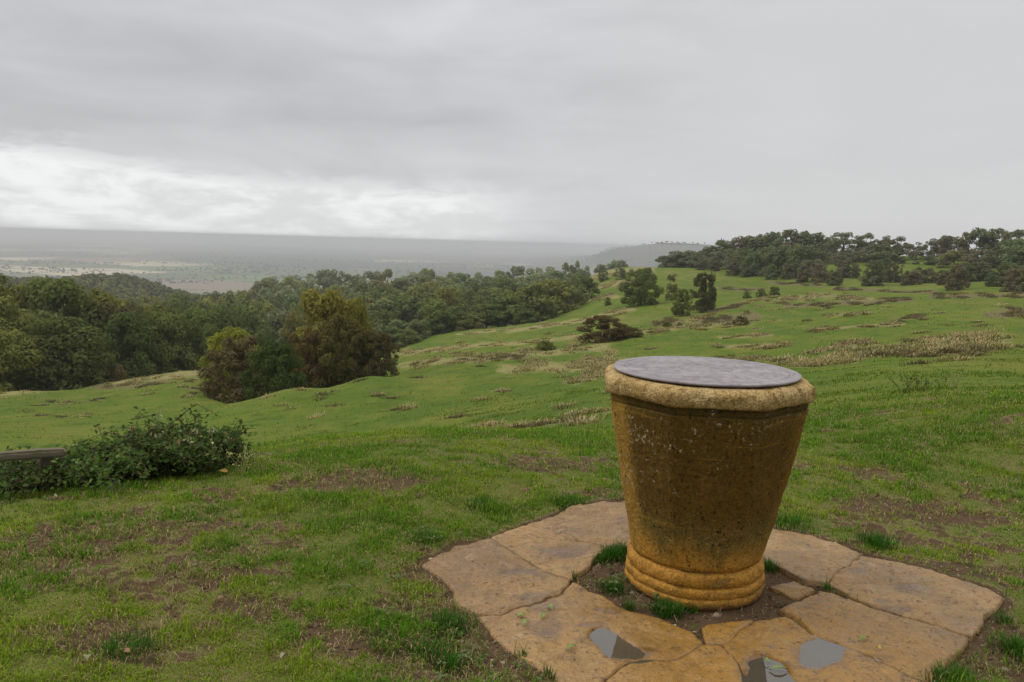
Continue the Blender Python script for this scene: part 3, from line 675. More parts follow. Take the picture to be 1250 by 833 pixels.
def slab_top(x, y):
    h = .009+(fbm(x*3.2, y*3.2, 4, 81)-.5)*.012+(fbm(x*14, y*14, 4, 82)-.5)*.017+(fbm(x*45, y*45, 3, 86)-.5)*.006
    st = fbm(x*1.6+y*.4, y*2.8-x*.5, 3, 83); h = h-.016+np.floor(st*8+(fbm(x*9, y*9, 3, 87)-.5)*.8)/8*.034                      # flaked bedding steps
    for k, p in PUDDLES:
        d = poly_dist(x, y, p); d = np.where(in_poly(x, y, p), -d, d); n_ = (fbm(x*13, y*13, 4, 84)-.5)*.05+.004
        w_ = 1-smooth(d+n_, -.022, .022); h = h*(1-w_*.0)-0*w_
        far = 1-smooth(d, .05, .15); h = h*(1-far)+(.0118+(fbm(x*14, y*14, 4, 82)-.5)*.007)*far; h = h-w_*.013
    return h
WATER_Z = .0080
def damp_of(x, y):
    m = np.zeros(x.shape)
    for p, a, b in DAMP:
        c = P0(*p); m = np.maximum(m, np.exp(-(((x-c[0])/a)**2+((y-c[1])/b)**2)))
    for k, p in PUDDLES:
        d = poly_dist(x, y, p); d = np.where(in_poly(x, y, p), -d, d); m = np.maximum(m, .95*np.exp(-np.maximum(d, 0)/.035))
    return smooth(m+(fbm(x*11, y*11, 4, 90)-.5)*1.1, .35, .95)*.9
GAP = {'D': .007, 'H': .006}
def make_slab(key, poly):
    rng = np.random.default_rng(sum(map(ord, key))+5)
    # wavy edge
    out = []
    for i in range(len(poly)):
        a, b = poly[i], poly[(i+1) % len(poly)]; L = np.linalg.norm(b-a); n_ = max(2, int(L/.02)); nrm = np.array([b[1]-a[1], a[0]-b[0]])/(L+1e-9)
        for k in range(n_):
            q = a+(b-a)*k/n_; wv = np.array([fbm(np.array([q[0]*8]), np.array([q[1]*8]), 4, 95)[0]-.5, fbm(np.array([q[0]*8]), np.array([q[1]*8]), 4, 97)[0]-.5])*.042
            out.append(q+wv+nrm*GAP.get(key, .004))
    out = np.array(out)
    area = .5*np.sum(out[:, 0]*np.roll(out[:, 1], -1)-np.roll(out[:, 0], -1)*out[:, 1])
    if area < 0: out = out[::-1]
    st = .0105; x0, y0 = out.min(0); x1, y1 = out.max(0)
    gx, gy = np.meshgrid(np.arange(x0, x1, st), np.arange(y0, y1, st)); gx = gx.ravel()+rng.uniform(-.003, .003, gx.size); gy = gy.ravel()+rng.uniform(-.003, .003, gy.size)
    k = in_poly(gx, gy, out); gx, gy = gx[k], gy[k]; k = poly_dist(gx, gy, out) > .007; gx, gy = gx[k], gy[k]
    nb = len(out); pts = [Vector((float(a), float(b))) for a, b in out]+[Vector((float(a), float(b))) for a, b in zip(gx, gy)]
    vs, es, fs, *_ = mgeo.delaunay_2d_cdt(pts, [(i, (i+1) % nb) for i in range(nb)], [], 1, 1e-6)
    vx = np.array([v_[0] for v_ in vs]); vy = np.array([v_[1] for v_ in vs])
    d = poly_dist(vx, vy, out); zt = slab_top(vx, vy)
    e = np.clip(1-d/.009, 0, 1); zt = zt-.004*e**2
    T = np.array([f for f in fs if len(f) == 3], int); n_ = len(vx)
    V = np.stack([vx, vy, zt], 1)
    # rim down into the soil
    cnt = {}
    for f in T:
        for a, b in ((f[0], f[1]), (f[1], f[2]), (f[2], f[0])): cnt[(a, b)] = 1
    Q = []; low = {}; ex = []
    for (a, b) in cnt:
        if (b, a) not in cnt:
            for c in (a, b):
                if c not in low: low[c] = n_+len(ex); ex.append((vx[c], vy[c], -.05))
            Q.append((b, a, low[a], low[b]))
    V = np.concatenate([V, np.array(ex)]); dm = damp_of(V[:, 0], V[:, 1])
    return mesh_from('flagstone', V, np.array(Q, int), dict(damp=dm), True, T)
SLAB_LABEL = {
 'A': 'pinkish flagstone half hidden behind the left side of the pedestal', 'B': 'four-cornered flagstone with a damp patch left of the pedestal, by the grass tuft',
 'C': 'large pale flagstone at the far left corner of the paving', 'D': 'long ochre flagstone in front of the pedestal holding the narrow puddle',
 'E': 'flagstone at the bottom of the paving just below the narrow puddle', 'F': 'small triangular orange flagstone in front of the pedestal foot',
 'G': 'flagstone with the round grey puddle and the leafy puddle', 'H': 'rippled orange-brown flagstone right of the round grey puddle',
 'I': 'pointed pale flagstone forming the far right corner of the paving', 'J': 'smooth tan flagstone behind the right side of the pedestal foot', 'K': 'tiny pink stone wedge beside the right foot of the pedestal'}
for k, p in SLABS.items():
    tag(obj('flagstone', make_slab(k, p), M_FLAG), SLAB_LABEL[k], 'flagstone', 'flagstones round the pedestal')
def mat_water():
    m, n = mat('rain_water'); p = n.n('ShaderNodeNewGeometry').outputs['Position']
    b = n.n('ShaderNodeBsdfPrincipled'); b.inputs['Base Color'].default_value = (.11, .10, .075, 1); b.inputs['Roughness'].default_value = .03
    b.inputs['IOR'].default_value = 1.333; b.inputs['Transmission Weight'].default_value = 0.0; b.inputs['Specular IOR Level'].default_value = .5
    t = n.n('ShaderNodeBsdfTransparent'); t.inputs[0].default_value = (.62, .58, .50, 1); fr = n.n('ShaderNodeBsdfGlossy'); fr.inputs['Roughness'].default_value = .03; fr.inputs[0].default_value = (1, 1, 1, 1)
    fz = n.n('ShaderNodeFresnel'); fz.inputs['IOR'].default_value = 1.33
    d = n.n('ShaderNodeBsdfDiffuse'); d.inputs[0].default_value = (.13, .115, .085, 1)
    m1 = n.n('ShaderNodeMixShader'); m1.inputs[0].default_value = .45; n.put(m1.inputs[1], t.outputs[0]); n.put(m1.inputs[2], d.outputs[0])
    m2 = n.n('ShaderNodeMixShader'); n.put(m2.inputs[0], n.math('MULTIPLY', fz.outputs[0], 2.4, clamp=True)); n.put(m2.inputs[1], m1.outputs[0]); n.put(m2.inputs[2], fr.outputs[0])
    o = n.n('ShaderNodeOutputMaterial'); n.put(o.inputs[0], m2.outputs[0]); n.t.nodes.remove(b); return m
M_WATER = mat_water()
PLAB = {'P1': 'narrow pointed puddle in the ochre flagstone before the pedestal', 'P2': 'round grey rain puddle between two flagstones on the right', 'P3': 'leafy dark puddle at the bottom edge of the paving'}
for k, p in PUDDLES:
    c = p.mean(0); q = c+(p-c)*(1+.05/np.linalg.norm(p-c, axis=1)[:, None])
    V = np.concatenate([np.column_stack([q, np.full(len(q), WATER_Z)]), [[c[0], c[1], WATER_Z]]]); n_ = len(q)
    A_ = .5*np.sum(q[:, 0]*np.roll(q[:, 1], -1)-np.roll(q[:, 0], -1)*q[:, 1])
    T = np.array([(i, (i+1) % n_, n_) if A_ > 0 else ((i+1) % n_, i, n_) for i in range(n_)])
    tag(obj('puddle', mesh_from('puddle', V, None, None, True, T), M_WATER), PLAB[k], 'puddle', 'rain puddles on the paving')

# ================================================================ grass
def blades(pos, length, width, lean, heading, tint, seed=0, segs=2):
    """bent, tapering blades: pos (n,3). Returns V, F quads, F3 and tint per vertex."""
    n_ = len(pos); ux = np.stack([np.cos(heading), np.sin(heading), np.zeros(n_)], 1); sx = np.stack([-ux[:, 1], ux[:, 0], np.zeros(n_)], 1)
    L = length[:, None]; wv = width[:, None]*.5; ln = lean[:, None]
    up = np.array([0, 0, 1.0])
    p0 = pos-up*.004; p1 = pos+up*L*.55*np.cos(ln*.5)+ux*L*.55*np.sin(ln*.5); p2 = p1+up*L*.45*np.cos(ln*1.25)+ux*L*.45*np.sin(ln*1.25)
    V = np.stack([p0-sx*wv, p0+sx*wv, p1-sx*wv*.8, p1+sx*wv*.8, p2], 1).reshape(-1, 3)
    o = np.arange(n_)[:, None]*5; F = o+np.array([[0, 1, 3, 2]]); F3 = o+np.array([[2, 3, 4]])
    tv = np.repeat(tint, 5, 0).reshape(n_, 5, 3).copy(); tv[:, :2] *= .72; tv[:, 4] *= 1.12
    return V, F, F3, tv.reshape(-1, 3)
def near_grass():
    rng = np.random.default_rng(4); N0, N1, N2 = 950000, 170000, 45000; N = N0+N1+N2
    az = np.concatenate([rng.uniform(-rad(40), rad(40), N0), rng.uniform(rad(40), rad(70), N1)*rng.choice([-1, 1], N1), rng.uniform(-rad(60), rad(60), N2)]); u = rng.uniform(0, 1, N)
    r = np.concatenate([2.35*(11.5/2.35)**u[:N0], 2.2*(9.5/2.2)**u[N0:N0+N1], 1.2*(2.35/1.2)**u[N0+N1:]])      # density falls off with distance
    x = r*np.sin(az); y = r*np.cos(az)
    sd_ = slab_sdf(x, y); b = bare_mask(x, y); clump = fbm(x*7, y*7, 3, 120); patch = fbm(x*1.7+9, y*2.2, 3, 121)
    rp = np.hypot(x-PED[0], y-PED[1])
    keep = (sd_ > .012) & (rng.uniform(0, 1, N) < (1-.8*smooth(r, 8, 11.5))*(.05+.95*(1-b)**1.5)*(.5+.7*smooth(clump, .33, .68))) & (rp > .5)
    x, y, r, clump, patch, b, sd_ = (a[keep] for a in (x, y, r, clump, patch, b, sd_)); n_ = len(x)
    zz = terrain(x, y); fl = 1-smooth(sd_, .05, .5); zz = zz*(1-fl)+fl*(-.001)
    lush = smooth(fbm(x*1.1, y*1.4, 3, 125), .48, .70)
    L = rng.gamma(5, .2, n_)*(.012+.015*smooth(clump, .4, .75)+.013*lush)*(1+.045*np.maximum(r-3, 0))
    wd = rng.uniform(.0022, .0040, n_)*(1+.16*np.maximum(r-2.5, 0))
    g1 = np.array([.108, .215, .010]); g2 = np.array([.205, .280, .018]); g3 = np.array([.33, .26, .11]); g4 = np.array([.056, .150, .011])
    f1 = np.clip(smooth(patch, .40, .64)+rng.normal(0, .18, n_), 0, 1)[:, None]; t = g1*(1-f1)+g2*f1
    f2 = np.clip(lush*.8+rng.normal(0, .12, n_), 0, 1)[:, None]; t = t*(1-f2)+(g4*.5+g1*.5)*f2
    dry = (rng.uniform(0, 1, n_) < .19+.40*smooth(b, .02, .5)+.10*smooth(patch, .5, .7))[:, None]; t = np.where(dry, g3*rng.uniform(.5, 1.1, (n_, 1)), t)
    t = t*rng.uniform(.55, 1.45, (n_, 1))
    lean = np.where(dry[:, 0], rng.uniform(1.0, 1.9, n_), rng.uniform(.15, 1.4, n_))
    return np.stack([x, y, zz], 1), L, wd, lean, rng.uniform(0, 6.283, n_), t
TUFTS = [(745,678,.075,420),(758,672,.05,200),(812,747,.06,260),(748,719,.07,200),(823,748,.05,120),(940,694,.045,120),(700,705,.02,20),(845,745,.03,50),(735,684,.05,120),(520,660,.12,420),(590,620,.16,500),(690,615,.14,400),(780,590,.16,300),(960,640,.16,420),(1070,664,.11,420),
         (545,765,.10,500),(520,800,.10,450),(150,800,.13,500),(550,815,.06,250),(640,800,.025,40),(672,822,.03,60),(1245,795,.10,400),(1160,832,.12,500),(1225,760,.04,80),(470,790,.10,300),(985,742,.02,20),(1010,718,.02,20),(768,741,.03,60)]
def tuft_grass():
    rng = np.random.default_rng(9); P, L_, W_, le, hd, T = [], [], [], [], [], []
    for px, py, s, n_ in TUFTS:
        c = P0(px, py); q = rng.normal(0, s*.5, (n_, 2)); p = c+q; k = slab_sdf(p[:, 0], p[:, 1]) > -.012; p = p[k]; n2 = len(p); q = q[k]
        if n2 == 0: continue
        rp = np.hypot(p[:, 0]-PED[0], p[:, 1]-PED[1]); k = rp > .335; p = p[k]; q = q[k]; n2 = len(p)
        P.append(np.column_stack([p, np.full(n2, -.006)])); L_.append(rng.uniform(.03, .075, n2)*(1.1-.3*np.hypot(*q.T)/s)); W_.append(rng.uniform(.0025, .0042, n2))
        le.append(rng.uniform(.1, 1.0, n2)); hd.append(np.arctan2(q[:, 1], q[:, 0])+rng.normal(0, .7, n2)); T.append(np.array([.045, .125, .013])*rng.uniform(.6, 1.4, (n2, 1)))
    return np.concatenate(P), np.concatenate(L_), np.concatenate(W_), np.concatenate(le), np.concatenate(hd), np.concatenate(T)
A1, A2 = near_grass(), tuft_grass()
V, F, F3, tv = blades(*[np.concatenate([a, b]) for a, b in zip(A1, A2)])
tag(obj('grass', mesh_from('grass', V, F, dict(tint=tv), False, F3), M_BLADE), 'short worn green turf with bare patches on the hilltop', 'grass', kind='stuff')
print('near blades', len(V)//5)
# rougher sward over the brow, out to the pasture
def pasture():
    rng = np.random.default_rng(14); N = 270000
    az = rng.uniform(-rad(52), rad(52), N); u = rng.uniform(0, 1, N); r = 9.0*(120/9.0)**u
    x = r*np.sin(az); y = r*np.cos(az); cl = fbm(x*.8, y*.8, 3, 140); cl2 = fbm(x*.12, y*.07, 3, 141)
    k = rng.uniform(0, 1, N) < (.15+1.1*smooth(cl, .45, .7))*(1-.7*smooth(r, 18, 40)); lim = np.interp(np.degrees(az), [-40, -24, -21, -18, -12, -5, 0, 3, 40], [90, 94, 90, 88, 80, 130, 140, 140, 140]); k &= r < lim
    x, y, r, cl, cl2 = (a[k] for a in (x, y, r, cl, cl2)); n_ = len(x)
    L = rng.gamma(5, .2, n_)*(.020+.0007*r)*(.7+.6*smooth(cl, .45, .75)); wd = .0045+.0007*r*rng.uniform(.6, 1.3, n_)
    g1 = np.array([.082, .142, .009]); g2 = np.array([.124, .168, .014]); g3 = np.array([.24, .19, .07]); f = np.clip(smooth(cl2, .4, .62)+rng.normal(0, .2, n_), 0, 1)[:, None]
    t = g1*(1-f)+g2*f; dry = (rng.uniform(0, 1, n_) < .035+.10*smooth(cl2, .5, .7))[:, None]; t = np.where(dry, g3, t)*rng.uniform(.82, 1.2, (n_, 1))
    return np.stack([x, y, terrain(x, y)], 1), L, wd, rng.uniform(.2, 1.4, n_), rng.uniform(0, 6.283, n_), t
V, F, F3, tv = blades(*pasture())
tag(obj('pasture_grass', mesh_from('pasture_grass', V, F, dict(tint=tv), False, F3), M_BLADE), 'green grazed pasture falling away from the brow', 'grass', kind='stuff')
# dead grass, tussocks and bracken in streaks
def streak_tufts():
    rng = np.random.default_rng(23); D = {'straw': [], 'brown': []}
    for pts, h, cnt, kind in STREAKS:
        pts = np.array(pts, float); L = np.linalg.norm(np.diff(pts, axis=0), axis=1); cum = np.concatenate([[0], np.cumsum(L)])
        # march a grid of sight lines along the streak, then scatter between the hits
        gn = max(4, int(cum[-1]/9)); gs = np.linspace(0, cum[-1], gn); rows = []
        for s in gs:
            cx, cyy = np.interp(s, cum, pts[:, 0]), np.interp(s, cum, pts[:, 1]); row = []
            for dy in (-1.6*h, 0, 1.6*h):
                q = hit(cx, cyy+dy); row.append(q if q is not None else (row[-1] if row else None))
            rows.append(row)
        n_ = int(cnt*.7); cl = rng.uniform(0, gn-1, max(3, n_//14)); cv = np.clip(rng.normal(0, .42, len(cl)), -1, 1)
        idx = rng.integers(0, len(cl), n_); ss = np.clip(cl[idx]+rng.normal(0, .18, n_), 0, gn-1.001); vv = np.clip(cv[idx]+rng.normal(0, .13, n_), -1, 1)
        for s, v_ in zip(ss, vv):
            i = int(s); f = s-i; a, b = rows[i], rows[i+1]
            if any(q is None for q in a+b): continue
            ra = a[1]+(a[2]-a[1])*v_ if v_ > 0 else a[1]+(a[0]-a[1])*(-v_); rb = b[1]+(b[2]-b[1])*v_ if v_ > 0 else b[1]+(b[0]-b[1])*(-v_)
            p = ra+(rb-ra)*f; kd = kind
            if kind == 'mix': kd = 'straw' if rng.uniform() < .66 else 'brown'
            if kind == 'tussock': kd = 'straw' if v_ < .1 else 'brown'
            D[kd].append((p[0], p[1], kind == 'tussock'))
    return D
D = streak_tufts()
def tuft_blades(lst, nb, hgt, cols, seed):
    rng = np.random.default_rng(seed); a = np.array([(p[0], p[1], p[2]) for p in lst], float); tus = a[:, 2]
    n_ = len(a)*nb; c = np.repeat(a[:, :2], nb, 0); rr = np.hypot(c[:, 0], c[:, 1]); s = .13+.0016*rr; q = rng.normal(0, 1, (n_, 2))*s[:, None]; p = c+q
    zz = terrain(p[:, 0], p[:, 1]); sz = np.repeat(rng.uniform(.55, 1.3, len(a))*np.where(tus > 0, .62, .85), nb)
    L = hgt*rng.uniform(.5, 1.2, n_)*sz*(.8+.0025*rr); wd = (.008+.0007*rr)*rng.uniform(.6, 1.3, n_)
    ci = np.repeat(rng.integers(0, len(cols), len(a)), nb); t = np.array(cols)[ci]*rng.uniform(.6, 1.3, (n_, 1))
    return np.column_stack([p, zz]), L, wd, rng.uniform(.5, 1.75, n_), np.arctan2(q[:, 1], q[:, 0])+rng.normal(0, .6, n_), t
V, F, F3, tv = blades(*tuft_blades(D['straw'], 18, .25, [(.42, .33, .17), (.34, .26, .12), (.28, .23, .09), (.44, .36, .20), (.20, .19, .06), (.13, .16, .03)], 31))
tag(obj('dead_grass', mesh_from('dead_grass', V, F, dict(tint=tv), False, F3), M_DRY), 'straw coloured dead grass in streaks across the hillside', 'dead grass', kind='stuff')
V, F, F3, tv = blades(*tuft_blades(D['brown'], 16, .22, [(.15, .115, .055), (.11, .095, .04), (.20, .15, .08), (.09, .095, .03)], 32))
tag(obj('rough_growth', mesh_from('rough_growth', V, F, dict(tint=tv), False, F3), M_DRY), 'brown bracken and dock patches on the hillside', 'bracken', kind='stuff')

# ================================================================ trees
def crown_mesh(name, seed, blobs, leaves, leaf, rx=.40, foot=.10, skirt=.74, low=.0, big=1.0):
    """leaf sprays through a crown of unequal boughs; unit height 1, unit width 1"""
    rng = np.random.default_rng(seed); C, R_ = [], []
    for i in range(blobs):
        h = foot+(.93-foot)*rng.uniform(0, 1)**.9; t = (h-foot)/(.95-foot)
        pr = rx*(math.sqrt(max(0, 1-((t-.42)/.60)**2)) if t > .42 else skirt+(1-skirt)*(t/.42)**.7)
        rr = rng.uniform(.09, .175)*(1-.30*t)*big
        an = rng.uniform(0, 6.283) if i % 3 else i*2.4; k = rng.uniform(.60, .98) if i > blobs//5 else rng.uniform(0, .5)
        C.append((math.cos(an)*pr*k, math.sin(an)*pr*k, max(h, foot+rr*.4))); R_.append(rr)
    C = np.array(C); R_ = np.array(R_); pw = R_**2; pw /= pw.sum()
    b = rng.choice(blobs, leaves, p=pw); d = rng.normal(size=(leaves, 3)); d /= np.linalg.norm(d, axis=1)[:, None]
    d[:, 2] = np.where(d[:, 2] < -.75, -d[:, 2], d[:, 2])
    k = rng.uniform(.55, 1.12, leaves)**.7
    p = C[b]+d*(R_[b]*k)[:, None]*np.array([1, 1, .85])
    p[:, 2] = np.maximum(p[:, 2], low+.01)
    zt = np.percentile(p[:, 2], 99.6); p[:, 2] *= 1/zt; wr = np.percentile(np.hypot(p[:, 0], p[:, 1]), 98.5); p[:, :2] *= .5/wr; C = C*np.array([.5/wr, .5/wr, 1/zt])
    nrm = d*.9+rng.normal(0, .30, (leaves, 3))+np.array([0, 0, .2]); nrm /= np.linalg.norm(nrm, axis=1)[:, None]
    a = np.cross(nrm, rng.normal(size=(leaves, 3))); a /= np.linalg.norm(a, axis=1)[:, None]; c = np.cross(nrm, a)
    s = leaf*rng.uniform(.55, 1.35, leaves)[:, None]
    V = np.stack([p-a*s, p-c*s*.62+nrm*s*.16, p+a*s, p+c*s*.62-nrm*s*.10], 1).reshape(-1, 3)
    vary = np.clip(.5+rng.normal(0, .17, leaves)+(rng.uniform(-.22, .22, blobs))[b], 0, 1)
    me = mesh_from(name, V, np.arange(leaves*4).reshape(-1, 4), dict(vary=np.repeat(vary, 4)))
    me.materials.append(M_LEAF); return me, C
def trunk_mesh(name, seed, C, rad0=.026, top=.62, limbs=7):
    rng = np.random.default_rng(seed); n_ = 6; hs = np.linspace(-.03, top, n_); wob = np.cumsum(rng.normal(0, .008, (n_, 2)), 0)
    path = np.column_stack([wob, hs]); parts = [tube(path, [rad0*(1.35 if i == 0 else 1-.75*i/(n_-1)) for i in range(n_)], 7)]
    for i in rng.choice(len(C), min(limbs, len(C)), replace=False):
        k = rng.integers(2, n_-1); s = path[k]; e = C[i]; m = (s+e)/2+np.array([0, 0, -.02])+rng.normal(0, .015, 3)
        parts.append(tube([s, m, e], [rad0*.45, rad0*.3, rad0*.1], 5))
    V, F, T = join_geo(parts); me = mesh_from(name, V, F, None, True, T); me.materials.append(M_BARK); return me
KINDS = {}
def kind(name, nvar, blobs, leaves, leaf, **kw):
    tk = {k: kw.pop(k) for k in ('rad0', 'top', 'limbs') if k in kw}; L = []
    for i in range(nvar):
        cm, C = crown_mesh(name+'_crown', 100*len(KINDS)+i+1, blobs, leaves, leaf, **kw); L.append((cm, trunk_mesh(name+'_trunk', 7+i, C, **tk)))
    KINDS[name] = L
kind('broad', 6, 48, 11500, .023, foot=.05, big=1.15)                                   # near wood
kind('mid', 6, 46, 4200, .033, foot=.04)
kind('bush', 5, 70, 6000, .028, foot=.02, skirt=.86, rx=.43, big=.85, top=.5, rad0=.02)
kind('dome', 6, 24, 2900, .036, foot=.03, skirt=.85, rx=.42, big=1.35)
kind('tall', 6, 26, 2300, .032, foot=.16, skirt=.62, rx=.44, top=.7, limbs=11, rad0=.03)
kind('thorn', 6, 95, 13000, .019, foot=.02, skirt=.86, rx=.43, big=.72, top=.5, rad0=.02)
kind('tip', 2, 24, 1200, .045, foot=.05, rx=.30)
_rng = random.Random(11); LEAFGAIN = 2.1
def jit(c, s=.14):
    f = 1+_rng.uniform(-s, s); f *= LEAFGAIN; return (c[0]*f*(1+_rng.uniform(-s, s)*.5), c[1]*f, c[2]*f, 1)
def tree(px, ytop, wpx, knd, color0, name, label, cat, group=None, ybase=None, r=None, sink=.25, minh=2.0, part='crown'):
    if r is None:
        p = hit(px, ybase)
        if p is None: print('NO HIT', label); return
        r = math.hypot(p[0], p[1]); ztop = at_r(px, ytop, r)[1]
    else: p, ztop = at_r(px, ytop, r)
    h = ztop-p[2]+sink
    if h < .25 or h > 30: print('odd height %.1f r=%.0f px=%d' % (h, r, px), label)
    h = min(max(h, .3), 27); wid = wpx/FPX*r*1.06
    if cat == 'tree': wid = min(wid, 1.7*h)
    cm, tm = _rng.choice(KINDS[knd])
    o = empty(name, (p[0], p[1], p[2]-sink), _rng.uniform(0, 6.28), (wid, wid, h)); tag(o, label, cat, group)
    obj('trunk', tm, None, o); c = obj(part, cm, None, o); k_ = 1+min(r, 450)/750; g_ = min(.30, r/1300); m_ = sum(color0)/3; c.color = jit(tuple((q*(1-g_)+m_*g_)*k_ for q in color0)); return o  # crowns paler and greyer with distance: haze put into the leaf colour

OL, DK, GR, BR, YE, GY, RU = (.080, .082, .019), (.050, .060, .017), (.064, .076, .021), (.066, .058, .024), (.115, .110, .018), (.068, .078, .034), (.062, .050, .024)
CN = {OL: 'olive green', DK: 'dark green', GR: 'mid green', BR: 'brownish', YE: 'yellow-green', GY: 'grey-green', RU: 'russet'}
ORD = 'first second third fourth fifth sixth seventh eighth ninth tenth eleventh twelfth thirteenth fourteenth fifteenth sixteenth seventeenth eighteenth nineteenth twentieth'.split()
def nth(i):
    if i < 20: return ORD[i]
    t = ['twenty', 'thirty', 'forty', 'fifty'][(i+1)//10-2]; u = (i+1) % 10
    return t+'-'+ORD[u-1] if u else ['', 'thirtieth', 'fortieth', 'fiftieth'][(i+1)//10-2]
def row(lst, where, knd, name, cat, group, r=None):
    lst = sorted(lst, key=lambda t: t[0])
    for i, t in enumerate(lst):
        px, yt, rr, wd, c = t[:5]; kd = t[5] if len(t) > 5 else knd
        tree(px, yt, wd, kd, c, name, f'{CN[c]} {cat}, {nth(i)} from left in {where}'.replace('the skyline row of tall trees right of the dome', 'the tall skyline row right of the dome'), cat, group, r=rr)
# --- wood on the left, edge of the meadow
row([(-48,372,104,95,DK),(-15,362,107,90,OL),(6,405,95,72,OL),(76,389,98,92,DK),(104,433,97,44,GR,'bush'),(132,438,99,34,BR,'bush'),(156,382,104,62,DK),(205,383,107,62,GR),(228,392,107,45,DK),(256,398,108,40,DK),(282,402,112,50,GR),(312,405,120,50,DK)],
    'the front row of the left wood', 'broad', 'broadleaf_tree', 'tree', 'trees along the edge of the left wood')
row([(-40,342,128,100,DK),(10,350,124,80,OL),(62,342,118,105,DK),(112,356,120,80,OL),(150,371,116,60,BR),(178,374,124,66,OL),(212,378,128,60,DK),(243,378,128,60,GR),(272,378,138,60,DK),(300,378,150,56,GR)],
    'the second row of the left wood', 'broad', 'broadleaf_tree', 'tree', 'trees in the second row of the left wood')
_j = _rng.uniform
def autorow(x0, x1, step, top, rr, wd, pal):
    out = []; x = x0
    while x < x1: out.append((x+_j(-6, 6), (top(x) if callable(top) else top)+_j(-4, 4), rr*_j(.95, 1.06), wd*_j(.85, 1.25), _rng.choice(pal))); x += step*_j(.8, 1.2)
    return out
PAL = [DK, GR, GR, OL, GY]; G_ = 'trees of the wood in the valley'
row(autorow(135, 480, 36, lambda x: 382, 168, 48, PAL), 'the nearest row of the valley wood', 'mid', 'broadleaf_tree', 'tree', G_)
row(autorow(150, 470, 33, lambda x: 370-(x-150)*.01, 205, 46, PAL), 'the second row of the valley wood', 'mid', 'broadleaf_tree', 'tree', G_)
row(autorow(160, 470, 31, lambda x: 363-(x-150)*.02, 250, 42, [GR, GY, OL, GY]), 'the third row of the valley wood', 'mid', 'broadleaf_tree', 'tree', G_)
row(autorow(230, 470, 29, lambda x: 358-(x-230)*.045, 320, 40, [GR, GY, OL, GY]), 'the fourth row of the valley wood', 'dome', 'broadleaf_tree', 'tree', G_)
# --- middle of the picture: wood edge running up the slope
row([(452,393,150,50,DK),(472,398,148,36,GY),(486,391,150,38,GY),(506,390,148,34,GY),(498,402,143,34,GR,'bush'),(530,366,156,56,GR),(551,374,154,46,DK),(572,384,152,44,GR),(562,399,147,30,BR,'bush'),(586,395,148,38,RU,'bush'),(594,372,158,52,DK),(604,398,149,30,GR,'bush'),(618,362,158,52,GR),(636,352,162,50,OL),(655,346,163,56,GR),(640,378,152,44,DK),(680,344,172,54,OL),(700,350,178,44,GR),(714,337,188,36,DK)],
    'the front row of the middle wood', 'mid', 'broadleaf_tree', 'tree', 'trees along the edge of the middle wood')
row(autorow(455, 690, 31, lambda x: 360-(x-455)*.05, 205, 44, PAL), 'the second row of the middle wood', 'mid', 'broadleaf_tree', 'tree', 'trees behind the edge of the middle wood')
row(autorow(450, 690, 28, lambda x: 351-(x-455)*.045, 255, 40, [GR, GY, OL, DK]), 'the third row of the middle wood', 'mid', 'broadleaf_tree', 'tree', 'trees behind the edge of the middle wood')
row(autorow(440, 700, 26, lambda x: 343-(x-455)*.04, 330, 38, [GR, GY, OL, DK]), 'the fourth row of the middle wood', 'dome', 'broadleaf_tree', 'tree', 'trees behind the edge of the middle wood')
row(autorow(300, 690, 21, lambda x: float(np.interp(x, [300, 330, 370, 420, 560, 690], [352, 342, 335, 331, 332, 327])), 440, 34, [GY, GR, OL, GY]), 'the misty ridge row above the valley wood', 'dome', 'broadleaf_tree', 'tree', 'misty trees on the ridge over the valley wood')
row(autorow(692, 772, 13, lambda x: 323-(x-690)*.045, 390, 18, [GY, GR]), 'the misty strip on the far brow', 'dome', 'broadleaf_tree', 'tree', 'misty trees on the far brow')
# --- the clump on the knoll
CL = 'trees and bushes of the clump on the knoll'
tree(281, 402, 66, 'thorn', (.105, .105, .015), 'hawthorn_bush', 'yellow-green bush top rising at the left end of the knoll clump', 'bush', CL, r=66)
tree(292, 412, 88, 'thorn', (.060, .047, .022), 'hawthorn_bush', 'russet brown bush at the left end of the knoll clump', 'bush', CL, r=61)
tree(335, 419, 74, 'thorn', (.027, .040, .011), 'holly_bush', 'dark green rounded bush at the front of the knoll clump', 'bush', CL, r=54, sink=1.0)
tree(392, 356, 92, 'broad', (.088, .080, .017), 'field_maple', 'tallest tree of the knoll clump with golden olive leaves', 'tree', CL, r=66)
tree(430, 366, 50, 'broad', (.090, .084, .017), 'field_maple', 'narrow golden tree right of the tallest in the knoll clump', 'tree', CL, r=67)
tree(374, 404, 60, 'thorn', (.060, .045, .018), 'hawthorn_bush', 'brown hawthorn under the tallest tree of the knoll clump', 'bush', CL, r=60)
tree(412, 386, 76, 'thorn', (.058, .050, .015), 'hawthorn_bush', 'broad brownish hawthorn in the middle of the knoll clump', 'bush', CL, r=59.5)
tree(440, 402, 56, 'thorn', (.052, .047, .016), 'hawthorn_bush', 'dim olive hawthorn right of the middle of the knoll clump', 'bush', CL, r=58.5)
tree(464, 407, 48, 'thorn', (.052, .040, .018), 'hawthorn_bush', 'dark brown hawthorn at the right end of the knoll clump', 'bush', CL, r=59)
